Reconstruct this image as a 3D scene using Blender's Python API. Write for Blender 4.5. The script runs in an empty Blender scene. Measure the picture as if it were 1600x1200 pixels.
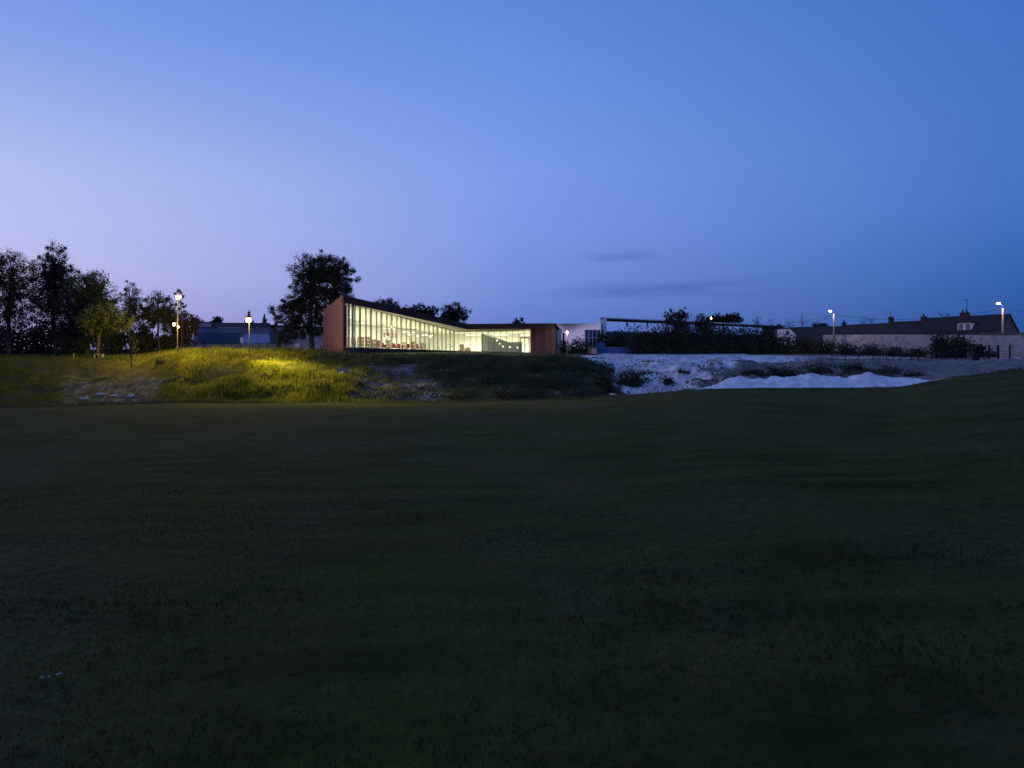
import bpy, math, random
import numpy as np
from mathutils import Vector

S = bpy.context.scene
COL = S.collection
rnd = random.Random(7)
rng = np.random.default_rng(11)

# ------------------------------------------------------------------ camera
EYE, F, HZ = 1.6, 1200.0, 568.0          # eye height, focal length and horizon row (photo pixels)
cam = bpy.data.cameras.new('camera')
cam.sensor_width = 36.0
cam.lens = 36.0 * F / 1600.0
cam.shift_y = -(600.0 - HZ) / 1600.0
cam.clip_start, cam.clip_end = 0.1, 3000.0
camo = bpy.data.objects.new('camera', cam)
camo.location = (0, 0, EYE)
camo.rotation_euler = (math.radians(90), 0, 0)
COL.objects.link(camo)
S.camera = camo


def lin(c):
    c = c / 255.0
    return c / 12.92 if c <= 0.04045 else ((c + 0.055) / 1.055) ** 2.4


def L(r, g, b):
    return (lin(r), lin(g), lin(b), 1.0)


# ------------------------------------------------------------------ world: dusk sky
W = bpy.data.worlds.new('World')
S.world = W
W.use_nodes = True
nt = W.node_tree
nt.nodes.clear()
N = nt.nodes.new
LK = nt.links.new
wo = N('ShaderNodeOutputWorld')
bg = N('ShaderNodeBackground')
tc = N('ShaderNodeTexCoord')
nrm = N('ShaderNodeVectorMath'); nrm.operation = 'NORMALIZE'
LK(tc.outputs['Generated'], nrm.inputs[0])
sep = N('ShaderNodeSeparateXYZ')
LK(nrm.outputs[0], sep.inputs[0])
flat = N('ShaderNodeVectorMath'); flat.operation = 'MULTIPLY'
flat.inputs[1].default_value = (1, 1, 0)
LK(nrm.outputs[0], flat.inputs[0])
fn = N('ShaderNodeVectorMath'); fn.operation = 'NORMALIZE'
LK(flat.outputs[0], fn.inputs[0])
sepf = N('ShaderNodeSeparateXYZ')
LK(fn.outputs[0], sepf.inputs[0])


def ramp(stops):
    r = N('ShaderNodeValToRGB')
    r.color_ramp.interpolation = 'B_SPLINE' if False else 'EASE'
    e = r.color_ramp.elements
    while len(e) > 1:
        e.remove(e[-1])
    e[0].position, e[0].color = stops[0][0], L(*stops[0][1])
    for p, c in stops[1:]:
        x = e.new(p)
        x.color = L(*c)
    r.color_ramp.interpolation = 'LINEAR'
    LK(sep.outputs[2], r.inputs[0])
    return r


rl = ramp([(0, (146, 140, 200)), (.055, (178, 172, 224)), (.105, (190, 189, 236)), (.16, (184, 192, 240)), (.21, (177, 191, 239)),
           (.28, (154, 175, 236)), (.36, (125, 157, 231)), (.5, (98, 134, 215)), (1, (62, 98, 180))])
rc = ramp([(0, (84, 106, 184)), (.05, (101, 127, 203)), (.09, (113, 141, 215)), (.16, (122, 151, 228)), (.24, (123, 155, 232)),
           (.33, (111, 147, 226)), (.42, (97, 137, 217)), (.6, (78, 116, 198)), (1, (58, 94, 176))])
rr = ramp([(0, (38, 72, 140)), (.05, (44, 86, 157)), (.10, (52, 99, 174)), (.18, (68, 113, 193)), (.26, (70, 115, 195)),
           (.36, (64, 112, 195)), (.5, (58, 104, 186)), (1, (52, 88, 170))])


def mrange(sock, a, b):
    m = N('ShaderNodeMapRange')
    m.interpolation_type = 'SMOOTHSTEP' if False else 'LINEAR'
    m.inputs[1].default_value, m.inputs[2].default_value = a, b
    m.inputs[3].default_value, m.inputs[4].default_value = 0, 1
    LK(sock, m.inputs[0])
    return m.outputs[0]


def mix(a, b, f, mode='MIX'):
    m = N('ShaderNodeMix'); m.data_type = 'RGBA'; m.blend_type = mode
    for s, v in ((m.inputs[0], f), (m.inputs[6], a), (m.inputs[7], b)):
        if hasattr(v, 'links'):
            LK(v, s)
        else:
            s.default_value = v
    return m.outputs[2]


m1 = mix(rl.outputs[0], rc.outputs[0], mrange(sepf.outputs[0], -.56, 0.0))
m2 = mix(m1, rr.outputs[0], mrange(sepf.outputs[0], 0.0, .56))
# thin dusk clouds low on the right
ns = N('ShaderNodeTexNoise')
mp = N('ShaderNodeMapping')
mp.inputs['Scale'].default_value = (5, 5, 55)
LK(nrm.outputs[0], mp.inputs['Vector'])
LK(mp.outputs[0], ns.inputs['Vector'])
ns.inputs['Scale'].default_value = 1.0
ns.inputs['Detail'].default_value = 4.0


def band(sock, c, w):
    s = N('ShaderNodeMath'); s.operation = 'SUBTRACT'; LK(sock, s.inputs[0]); s.inputs[1].default_value = c
    a = N('ShaderNodeMath'); a.operation = 'ABSOLUTE'; LK(s.outputs[0], a.inputs[0])
    m = N('ShaderNodeMapRange'); m.interpolation_type = 'SMOOTHERSTEP'
    m.inputs[1].default_value, m.inputs[2].default_value = w, 0
    LK(a.outputs[0], m.inputs[0])
    return m.outputs[0]


def mul(a, b):
    m = N('ShaderNodeMath'); m.operation = 'MULTIPLY'
    for i, v in enumerate((a, b)):
        if hasattr(v, 'links'):
            LK(v, m.inputs[i])
        else:
            m.inputs[i].default_value = v
    return m.outputs[0]


cl = mul(mrange(ns.outputs[0], .38, .66), mul(band(sepf.outputs[0], .2, .26), band(sep.outputs[2], .094, .016)))
cl2 = mul(mrange(ns.outputs[0], .36, .6), mul(band(sepf.outputs[0], .14, .07), band(sep.outputs[2], .137, .009)))
m3 = mix(m2, L(42, 78, 150), mul(cl, .55))
m4 = mix(m3, L(60, 96, 172), mul(cl2, .5))
# the physical sky contributes a little of its own twilight (sun just under the left horizon)
sky = N('ShaderNodeTexSky')
sky.sky_type = 'NISHITA'
sky.sun_disc = False
sky.sun_elevation = math.radians(-3.0)
sky.sun_rotation = math.radians(-110)
skym = mix((0, 0, 0, 1), sky.outputs[0], 0.05)
m5 = mix(m4, skym, 1.0, 'ADD')
LK(m5, bg.inputs['Color'])
bg.inputs['Strength'].default_value = 1.0
LK(bg.outputs[0], wo.inputs[0])

# last glow of the set sun: very weak, very broad, from low on the left
sun = bpy.data.lights.new('sun', 'SUN')
sun.energy = 0.2
sun.angle = math.radians(60)
sun.color = (1.0, .62, .72)
suno = bpy.data.objects.new('sun', sun)
suno.rotation_euler = (math.radians(55), 0, math.radians(-110))
COL.objects.link(suno)

S.view_settings.view_transform = 'Standard'
S.view_settings.look = 'None'
S.view_settings.exposure = 0.0
S.view_settings.gamma = 1.0
S.view_settings.use_curve_mapping = False
S.cycles.max_bounces = 8
S.cycles.transparent_max_bounces = 16
S.cycles.sample_clamp_indirect = 4.0
S.cycles.use_denoising = True


# ------------------------------------------------------------------ helpers
def P(px, py, Y):
    return Vector(((px - 800.0) / F * Y, Y, EYE + (HZ - py) / F * Y))


def X_(px, Y):
    return (px - 800.0) / F * Y


def Z_(py, Y):
    return EYE + (HZ - py) / F * Y


OFF = {}


def tag(o, label=None, cat=None, group=None, kind=None):
    if label: o['label'] = label
    if cat: o['category'] = cat
    if group: o['group'] = group
    if kind: o['kind'] = kind
    return o


def thing(name, loc, label, cat, group=None):
    o = bpy.data.objects.new(name, None)
    o.empty_display_size = .3
    o.location = loc
    COL.objects.link(o)
    OFF[o.name] = Vector(loc)
    return tag(o, label, cat, group)


def link(name, me, mat=None, parent=None, loc=None):
    """vertices are in world space; they are moved to the thing's base here"""
    off = OFF[parent.name] if parent is not None else Vector(loc or (0, 0, 0))
    if off.length:
        n = len(me.vertices)
        a = np.empty(n * 3, np.float32)
        me.vertices.foreach_get('co', a)
        a = a.reshape(-1, 3) - np.array(off, np.float32)
        me.vertices.foreach_set('co', a.ravel())
        me.update()
    o = bpy.data.objects.new(name, me)
    COL.objects.link(o)
    if parent is not None:
        o.parent = parent
    else:
        o.location = off
    OFF[o.name] = off.copy()
    if mat is not None:
        me.materials.append(mat)
    return o


class MB:
    def __init__(s):
        s.v, s.f = [], []

    def add(s, vs, fs):
        b = len(s.v)
        s.v += [tuple(v) for v in vs]
        s.f += [tuple(i + b for i in f) for f in fs]
        return s

    def prism(s, bot, top):
        n = len(bot)
        fs = [tuple(range(n - 1, -1, -1)), tuple(range(n, 2 * n))]
        fs += [(i, (i + 1) % n, n + (i + 1) % n, n + i) for i in range(n)]
        return s.add(list(bot) + list(top), fs)

    def box(s, c, size, rz=0.0):
        hx, hy, hz = size[0] / 2, size[1] / 2, size[2] / 2
        ca, sa = math.cos(rz), math.sin(rz)
        q = [(-hx, -hy), (hx, -hy), (hx, hy), (-hx, hy)]
        q = [(c[0] + x * ca - y * sa, c[1] + x * sa + y * ca) for x, y in q]
        return s.prism([(x, y, c[2] - hz) for x, y in q], [(x, y, c[2] + hz) for x, y in q])

    def beam(s, a, b, w, h, up=(0, 0, 1)):
        a, b = Vector(a), Vector(b)
        d = (b - a).normalized()
        u = Vector(up)
        if abs(d.dot(u)) > .98: u = Vector((0, 1, 0))
        r = d.cross(u).normalized() * (w / 2)
        u = r.cross(d).normalized() * (h / 2)
        q = [-r - u, r - u, r + u, -r + u]
        return s.prism([a + k for k in q], [b + k for k in q])

    def wall(s, a, b, za, zb, t, nrm):
        """upright slab: a,b ground points (xy), za,zb = (bottom,top) at each end, thickness t along nrm"""
        n = Vector((nrm[0], nrm[1], 0)).normalized() * t
        A, B = Vector((a[0], a[1], 0)), Vector((b[0], b[1], 0))
        q = [A, B, B + n, A + n]
        zl = [za, zb, zb, za]
        return s.prism([(p.x, p.y, z[0]) for p, z in zip(q, zl)], [(p.x, p.y, z[1]) for p, z in zip(q, zl)])

    def tube(s, pts, rad, n=6):
        pts = [Vector(p) for p in pts]
        b = len(s.v)
        for i, p in enumerate(pts):
            d = (pts[min(i + 1, len(pts) - 1)] - pts[max(i - 1, 0)])
            d = d.normalized() if d.length > 1e-6 else Vector((0, 0, 1))
            u = d.cross(Vector((0, 0, 1)) if abs(d.z) < .95 else Vector((1, 0, 0))).normalized()
            w = d.cross(u)
            r = rad[i] if hasattr(rad, '__len__') else rad
            for k in range(n):
                t = 2 * math.pi * k / n
                s.v.append(tuple(p + u * (r * math.cos(t)) + w * (r * math.sin(t))))
        for i in range(len(pts) - 1):
            for k in range(n):
                s.f.append((b + i * n + k, b + i * n + (k + 1) % n, b + (i + 1) * n + (k + 1) % n, b + (i + 1) * n + k))
        s.f.append(tuple(b + k for k in range(n - 1, -1, -1)))
        s.f.append(tuple(b + (len(pts) - 1) * n + k for k in range(n)))
        return s

    def ball(s, c, r, n=10, m=6, sc=(1, 1, 1)):
        b = len(s.v)
        s.v.append((c[0], c[1], c[2] - r * sc[2]))
        for i in range(1, m):
            t = -math.pi / 2 + math.pi * i / m
            for k in range(n):
                p = 2 * math.pi * k / n
                s.v.append((c[0] + r * sc[0] * math.cos(t) * math.cos(p), c[1] + r * sc[1] * math.cos(t) * math.sin(p), c[2] + r * sc[2] * math.sin(t)))
        s.v.append((c[0], c[1], c[2] + r * sc[2]))
        for k in range(n):
            s.f.append((b, b + 1 + (k + 1) % n, b + 1 + k))
            for i in range(m - 2):
                o = b + 1 + i * n
                s.f.append((o + k, o + (k + 1) % n, o + n + (k + 1) % n, o + n + k))
            o = b + 1 + (m - 2) * n
            s.f.append((o + k, o + (k + 1) % n, b + 1 + (m - 1) * n))
        return s

    def mesh(s, name, smooth=False):
        me = bpy.data.meshes.new(name)
        me.from_pydata(s.v, [], s.f)
        if smooth:
            me.polygons.foreach_set('use_smooth', [True] * len(me.polygons))
        me.update()
        return me

    def build(s, name, mat, parent=None, loc=None, smooth=False):
        return link(name, s.mesh(name, smooth), mat, parent, loc)


def np_mesh(name, v, f, smooth=False):
    """v (n,3), f (m,k) with k = 3 or 4"""
    v = np.asarray(v, np.float32)
    f = np.asarray(f, np.int32)
    k = f.shape[1]
    me = bpy.data.meshes.new(name)
    me.vertices.add(len(v))
    me.vertices.foreach_set('co', v.ravel())
    me.loops.add(f.size)
    me.loops.foreach_set('vertex_index', f.ravel())
    me.polygons.add(len(f))
    me.polygons.foreach_set('loop_start', np.arange(0, f.size, k, dtype=np.int32))
    if smooth:
        me.polygons.foreach_set('use_smooth', np.ones(len(f), bool))
    me.update(calc_edges=True)
    me.validate()
    return me


def vnoise(x, y, seed=0):
    """smooth value noise in -1..1"""
    xi, yi = np.floor(x).astype(np.int64), np.floor(y).astype(np.int64)
    fx, fy = x - xi, y - yi
    fx, fy = fx * fx * (3 - 2 * fx), fy * fy * (3 - 2 * fy)

    def h(a, b):
        n = (a * 374761393 + b * 668265263 + seed * 974634777) & 0xffffffff
        n = ((n ^ (n >> 13)) * 1274126177) & 0xffffffff
        n = n ^ (n >> 16)
        return (n & 0xffff) / 32767.5 - 1
    return (h(xi, yi) * (1 - fx) + h(xi + 1, yi) * fx) * (1 - fy) + (h(xi, yi + 1) * (1 - fx) + h(xi + 1, yi + 1) * fx) * fy


def fbm(x, y, seed=0, o=4):
    r, a = 0, 1
    for i in range(o):
        r = r + a * vnoise(x, y, seed + i * 17)
        x, y, a = x * 2.03 + 5.1, y * 2.03 + 1.7, a * .5
    return r


# ------------------------------------------------------------------ materials
def material(name, col, rough=.8, var=.25, scale=3.0, stretch=(1, 1, 1), bump=0.0, bscale=None, metal=0.0, spec=.3, rand=0.0, col2=None, transl=0.0):
    m = bpy.data.materials.new(name)
    m.use_nodes = True
    t = m.node_tree
    b = t.nodes['Principled BSDF']
    out = t.nodes['Material Output']
    b.inputs['Roughness'].default_value = rough
    b.inputs['Metallic'].default_value = metal
    b.inputs['Specular IOR Level'].default_value = spec
    c = t.nodes.new('ShaderNodeTexCoord')
    mpn = t.nodes.new('ShaderNodeMapping')
    mpn.inputs['Scale'].default_value = stretch
    t.links.new(c.outputs['Object'], mpn.inputs[0])
    no = t.nodes.new('ShaderNodeTexNoise')
    no.inputs['Scale'].default_value = scale
    no.inputs['Detail'].default_value = 6
    no.inputs['Roughness'].default_value = .65
    t.links.new(mpn.outputs[0], no.inputs['Vector'])
    cr = t.nodes.new('ShaderNodeValToRGB')
    e = cr.color_ramp.elements
    e[0].position, e[1].position = .3, .72
    if col2 is None:
        e[0].color = tuple(x * (1 - var) for x in col) + (1,)
        e[1].color = tuple(min(1, x * (1 + var)) for x in col) + (1,)
    else:
        e[0].color = tuple(col) + (1,)
        e[1].color = tuple(col2) + (1,)
    t.links.new(no.outputs[0], cr.inputs[0])
    sock = cr.outputs[0]
    if rand:
        oi = t.nodes.new('ShaderNodeObjectInfo')
        mr = t.nodes.new('ShaderNodeMapRange')
        mr.inputs[3].default_value, mr.inputs[4].default_value = 1 - rand, 1 + rand
        t.links.new(oi.outputs['Random'], mr.inputs[0])
        mx = t.nodes.new('ShaderNodeVectorMath'); mx.operation = 'SCALE'
        t.links.new(sock, mx.inputs[0]); t.links.new(mr.outputs[0], mx.inputs['Scale'])
        sock = mx.outputs[0]
    t.links.new(sock, b.inputs['Base Color'])
    if bump:
        n2 = t.nodes.new('ShaderNodeTexNoise')
        n2.inputs['Scale'].default_value = bscale or scale * 3
        n2.inputs['Detail'].default_value = 6
        t.links.new(mpn.outputs[0], n2.inputs['Vector'])
        bp = t.nodes.new('ShaderNodeBump')
        bp.inputs['Strength'].default_value = bump
        bp.inputs['Distance'].default_value = .05
        t.links.new(n2.outputs[0], bp.inputs['Height'])
        t.links.new(bp.outputs[0], b.inputs['Normal'])
    if transl:
        tr = t.nodes.new('ShaderNodeBsdfTranslucent')
        t.links.new(sock, tr.inputs[0])
        ms = t.nodes.new('ShaderNodeMixShader')
        ms.inputs[0].default_value = transl
        t.links.new(b.outputs[0], ms.inputs[1]); t.links.new(tr.outputs[0], ms.inputs[2])
        t.links.new(ms.outputs[0], out.inputs[0])
    return m


def emitter(name, col, strength):
    m = bpy.data.materials.new(name)
    m.use_nodes = True
    b = m.node_tree.nodes['Principled BSDF']
    b.inputs['Base Color'].default_value = (.8, .8, .8, 1)
    b.inputs['Emission Color'].default_value = tuple(col) + (1,)
    b.inputs['Emission Strength'].default_value = strength
    return m


def glass(name, tint=(.93, .96, .94), ior=1.45):
    m = bpy.data.materials.new(name)
    m.use_nodes = True
    t = m.node_tree
    out = t.nodes['Material Output']
    t.nodes.remove(t.nodes['Principled BSDF'])
    lw = t.nodes.new('ShaderNodeLayerWeight'); lw.inputs[0].default_value = .5
    pw = t.nodes.new('ShaderNodeMath'); pw.operation = 'POWER'; pw.inputs[1].default_value = 4.0
    t.links.new(lw.outputs['Facing'], pw.inputs[0])
    fr = t.nodes.new('ShaderNodeMath'); fr.operation = 'MULTIPLY_ADD'
    fr.inputs[1].default_value, fr.inputs[2].default_value = .55, .025
    t.links.new(pw.outputs[0], fr.inputs[0])
    tr = t.nodes.new('ShaderNodeBsdfTransparent'); tr.inputs[0].default_value = tuple(tint) + (1,)
    gl = t.nodes.new('ShaderNodeBsdfGlossy'); gl.inputs['Roughness'].default_value = .02
    ms = t.nodes.new('ShaderNodeMixShader')
    t.links.new(fr.outputs[0], ms.inputs[0]); t.links.new(tr.outputs[0], ms.inputs[1]); t.links.new(gl.outputs[0], ms.inputs[2])
    t.links.new(ms.outputs[0], out.inputs[0])
    return m


M = {}
M['corten'] = material('corten_steel', (.175, .075, .062), .75, .28, 1.2, (3, 3, .35), .15, 6, rand=.12)
M['corten_roof'] = material('corten_roof', (.06, .03, .026), .8, .25, 1.0, rand=.12)
M['plinth'] = material('dark_concrete', (.035, .033, .036), .8, .2, 2)
M['white_paint'] = material('white_paint', (.78, .77, .72), .6, .05, 1)
M['ceiling_paint'] = material('ceiling_paint', (.82, .81, .74), .7, .03, 1)
M['floor'] = material('pale_floor', (.5, .48, .42), .35, .08, 2)
M['mullion'] = material('grey_aluminium', (.16, .17, .16), .45, .1, 4, metal=.3)
M['fin'] = material('grey_fin', (.42, .40, .34), .6, .1, 4)
M['column'] = material('steel_column', (.40, .44, .46), .5, .1, 3)
M['partition'] = material('grey_green_partition', (.36, .40, .34), .6, .12, 1.5, (1, 1, .3))
M['yard_blue'] = material('yard_blue', (.05, .10, .28), .7, .15, 1)
M['pale_metal'] = material('pale_metal_cladding', (.9, .89, .9), .16, .04, .8, metal=1.0)
M['shelf'] = material('shelf_white', (.62, .60, .52), .6, .08, 3)
M['books'] = material('book_spines', (.07, .05, .045), .7, .7, 9, (1, 1, .25), col2=(.42, .2, .12))
M['red_fabric'] = material('red_fabric', (.15, .014, .018), .8, .15, 5)
M['steel'] = material('dark_steel', (.018, .018, .021), .5, .15, 4, metal=.4)
M['lib_glass'] = glass('library_glass')
M['dark_glass'] = material('window_glass', (.03, .04, .06), .08, .2, 1, spec=.8)
M['pale_glass'] = material('pale_glass', (.10, .13, .18), .1, .2, 1, spec=.8)
M['blue_dark'] = material('blue_cladding_dark', (.02, .055, .14), .5, .12, 1, (1, 1, .4))
M['blue_mid'] = material('blue_cladding', (.09, .13, .25), .5, .12, 1, (1, 1, .4))
M['blue_pale'] = material('blue_cladding_pale', (.20, .32, .62), .5, .15, .6, (1, 1, .4))
M['roof_dark'] = material('dark_roof', (.04, .04, .05), .8, .2, 2)
M['render_mauve'] = material('pale_render', (.46, .38, .42), .85, .15, .5)
M['render_white'] = material('white_render', (.74, .73, .74), .8, .08, .6)
M['render_grey'] = material('grey_render', (.18, .19, .23), .8, .2, .8)
M['limewash'] = material('limewashed_stone', (.20, .19, .19), .9, .3, 1.3, bump=.6, bscale=5, col2=(.44, .42, .42))
M['coping'] = material('stone_coping', (.09, .085, .085), .9, .2, 3)
M['slate'] = material('slate_roof', (.022, .020, .022), .75, .35, 1.5, bump=.2, bscale=8, rand=.2)
M['brick'] = material('brick_red', (.06, .032, .027), .9, .25, 2, bump=.2)
M['brick_pale'] = material('brick_pale', (.20, .12, .09), .9, .2, 2, rand=.1)
M['pole'] = material('concrete_pole', (.24, .19, .18), .8, .12, 2)
M['wood'] = material('pale_wood', (.34, .27, .18), .8, .2, 4)
M['bark'] = material('bark', (.055, .045, .036), .95, .3, 4, bump=.5)
M['stone'] = material('pale_stone', (.50, .46, .43), .95, .2, 2, bump=.6)
M['brown_stone'] = material('brown_stone', (.26, .20, .17), .95, .3, 1.5, bump=.8)
M['leaf_dark'] = material('leaf_dark', (.030, .040, .020), .8, .35, .6, transl=.25)
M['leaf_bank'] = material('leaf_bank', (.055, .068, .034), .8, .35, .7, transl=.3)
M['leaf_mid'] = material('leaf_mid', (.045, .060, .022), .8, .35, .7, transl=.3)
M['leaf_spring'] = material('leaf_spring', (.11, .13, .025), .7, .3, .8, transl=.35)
M['leaf_copper'] = material('leaf_copper', (.085, .045, .022), .8, .35, .8, transl=.25)
M['leaf_fir'] = material('leaf_fir', (.018, .028, .018), .85, .3, 1)
M['leaf_moss'] = material('leaf_moss', (.06, .062, .022), .8, .4, .9, transl=.25)
M['sodium'] = emitter('sodium_lamp', (1, .68, .24), 4.0)
M['sodium_small'] = emitter('sodium_lamp_small', (1, .62, .2), 3)
M['warm_lamp'] = emitter('warm_white_lamp', (1, .88, .78), 4)
M['house_lamp'] = emitter('path_lamp', (1, .9, .74), 2.5)
M['fixture'] = emitter('ceiling_fixture', (1, .95, .66), 1.8)
M['pendant'] = emitter('pendant_glow', (1, .97, .74), 2.2)

# ------------------------------------------------------------------ terrain
COLS = np.array([-400, 0, 150, 300, 400, 460, 520, 600, 700, 800, 870, 920, 960, 1000, 1060, 1110, 1160, 1200, 1300, 1400, 1450, 1500, 1600, 2000], float)
ROWS = np.array([60, 64, 70, 76, 82, 88, 95, 105], float)
PYT = np.array([
    [645, 648, 628, 600, 572, 560, 556, 550],
    [638, 641, 620, 592, 567, 559, 556, 549],
    [633, 636, 615, 588, 565, 558, 554, 549],
    [630, 634, 606, 572, 554, 551, 549.5, 547],
    [630, 635, 603, 570, 553, 550, 548, 546],
    [630, 637, 606, 573, 556, 553, 549, 546],
    [630, 638, 610, 578, 562, 555, 549.5, 546],
    [630, 640, 612, 585, 566, 556, 552, 549],
    [629, 640, 614, 588, 567, 557, 554, 551],
    [627, 640, 614, 588, 568, 559, 555.5, 553],
    [625, 640, 614, 588, 569, 560, 557, 554],
    [622, 640, 618, 592, 575, 566, 560, 556],
    [618, 640, 630, 606, 590, 576, 563, 557],
    [616, 632, 622, 602, 584, 571, 563, 557],
    [611, 626, 612, 592, 576, 568, 562, 557],
    [607, 620, 602, 586, 574, 567, 561, 556.5],
    [606, 616, 596, 581, 571, 565, 560, 556],
    [606, 614, 593, 579, 570, 565, 560, 556],
    [606, 612, 591, 578, 571, 566, 561, 557],
    [604, 610, 589, 578, 571, 566, 561, 557],
    [596, 598, 587, 577, 571, 566, 561, 556],
    [590, 590, 583, 576, 570, 565, 560, 555],
    [579, 579, 576, 571, 566, 561, 557, 553],
    [575, 575, 572, 568, 564, 560, 556, 552]], float)
ZT = EYE + (HZ - PYT) / F * ROWS[None, :]
ze = ZT[:, :1]
ROWS2 = np.concatenate([[0, 20, 40, 56], ROWS, [130, 200, 420]])
farz = np.where(COLS < 1250, 4.0, 3.9)[:, None]
ZT = np.concatenate([ze * 0, ze * 20 / 60, ze * 40 / 60, ze * 56 / 60, ZT, farz, farz + .5, farz + 1.0], axis=1)


def hermite(x, y, xq):
    """shape-preserving cubic along the last axis"""
    h = np.diff(x)
    d = np.diff(y, axis=-1) / h
    m = np.zeros_like(y)
    m[..., 0], m[..., -1] = d[..., 0], d[..., -1]
    a, b = d[..., :-1], d[..., 1:]
    same = a * b > 0
    with np.errstate(divide='ignore', invalid='ignore'):
        hm = np.where(same, 2 * a * b / (a + b), 0)
    m[..., 1:-1] = hm
    i = np.clip(np.searchsorted(x, xq) - 1, 0, len(x) - 2)
    t = (xq - x[i]) / h[i]
    t2, t3 = t * t, t * t * t
    return (2 * t3 - 3 * t2 + 1) * y[..., i] + (t3 - 2 * t2 + t) * h[i] * m[..., i] + (-2 * t3 + 3 * t2) * y[..., i + 1] + (t3 - t2) * h[i] * m[..., i + 1]


YQ = np.arange(0, 420.01, .5)
PQ = np.arange(-400, 2001, 5.0)
FT = hermite(ROWS2, ZT, YQ)
FT = hermite(COLS, FT.T.copy(), PQ).T.copy()       # (PQ, YQ)

LIB = [(-20.16, 92), (-7.84, 112), (2.7, 112), (6.5, 112), (8, 124), (-13, 125), (-25.8, 105)]


def in_poly(x, y, poly):
    c = np.zeros(x.shape, bool)
    n = len(poly)
    for i in range(n):
        (x1, y1), (x2, y2) = poly[i], poly[(i + 1) % n]
        if y1 == y2: continue
        c ^= ((y1 > y) != (y2 > y)) & (x < (x2 - x1) * (y - y1) / (y2 - y1) + x1)
    return c


def pxof(x, y):
    return np.clip(x / np.maximum(y, 12) * F + 800, -400, 2000)


def ss(a, b, x):
    t = np.clip((x - a) / (b - a), 0, 1)
    return t * t * (3 - 2 * t)


def zat(x, y, rough=True):
    x, y = np.asarray(x, float), np.asarray(y, float)
    px = pxof(x, y)
    yy = np.clip(y, 0, 419.9)
    a = np.clip((px - PQ[0]) / 5, 0, len(PQ) - 1.001)
    b = yy / .5
    i, j = a.astype(int), b.astype(int)
    fa, fb = a - i, b - j
    z = (FT[i, j] * (1 - fa) + FT[i + 1, j] * fa) * (1 - fb) + (FT[i, j + 1] * (1 - fa) + FT[i + 1, j + 1] * fa) * fb
    if rough:
        bank = ss(62, 68, y) * (1 - ss(84, 96, y))
        z = z + bank * (.20 * fbm(x * .28, y * .28, 3) + .10 * fbm(x * 1.1, y * 1.1, 9, 3))
        z = z + .025 * fbm(x * .35, y * .35, 21, 3) * ss(3, 14, y)
        gully = ss(905, 960, px) * (1 - ss(1400, 1470, px)) * ss(64, 68, y) * (1 - ss(92, 102, y))
        z = z + gully * (.26 * fbm(x * .55, y * .4, 31, 4) + .16 * fbm(x * 1.6, y * 1.3, 37, 3))
    z = np.where(in_poly(x, y, LIB), np.minimum(z, 2.75), z)
    return z


def zg(x, y):
    return float(zat(np.array([x]), np.array([y]))[0])


ys = np.concatenate([np.arange(-14, 0, 2.0), np.arange(0, 60, .6), np.arange(60, 112, .4), np.arange(112, 150, 1.5), np.arange(150, 420, 15.0)])
us = np.concatenate([np.linspace(-2.2, -.78, 26), np.linspace(-.76, .76, 330), np.linspace(.78, 2.2, 26)])
YY, UU = np.meshgrid(ys, us, indexing='ij')
XX = UU * (np.maximum(YY, 0) + 6)
ZZ = zat(XX, YY)
PXX = pxof(XX, YY)
nr, nc = YY.shape
vid = np.arange(nr * nc).reshape(nr, nc)
quads = np.stack([vid[:-1, :-1], vid[:-1, 1:], vid[1:, 1:], vid[1:, :-1]], -1).reshape(-1, 4)

# masks (0..1) for what lies on the ground
wob = 14 * fbm(XX * .3, YY * .3, 41, 3)
wy = 1.6 * fbm(XX * .25, YY * .25, 47, 3)
sh_ = np.clip(88 - YY, 0, 30) * 2.4
chalk = ss(915, 960, PXX + wob - sh_) * ss(63, 67, YY) * (1 - ss(1085, 1135, PXX + wob * 1.5 - (YY - 76) * 2))
terr = ss(905, 930, PXX + wob) * ss(86, 90, YY + wy) * (1 - ss(106, 109, YY)) * (1 - ss(1130, 1330, PXX + wob) * .68)
chalk = np.maximum(chalk, terr)
dirt_r = ss(1040, 1090, PXX + wob) * ss(61, 66, YY) * (1 - ss(107, 110, YY))
rub = ss(525, 560, PXX + wob) * (1 - ss(650, 720, PXX + wob)) * ss(62, 66, YY + wy) * (1 - ss(79, 82, YY + wy)) * .62
path_l = .75 * ss(60, 110, PXX + wob * 2) * (1 - ss(220, 270, PXX + wob * 2)) * ss(63, 67, YY + wy) * (1 - ss(74, 78, YY + wy)) * .6
bankd = .8 * ss(620, 680, PXX + wob) * (1 - ss(880, 930, PXX)) * ss(62, 66, YY) * .35
dirt = np.clip(np.maximum.reduce([dirt_r, rub, path_l, bankd]), 0, 1)
far = ss(112, 116, YY)
dirt = dirt * (1 - far)
chalk = chalk * (1 - far)


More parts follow.
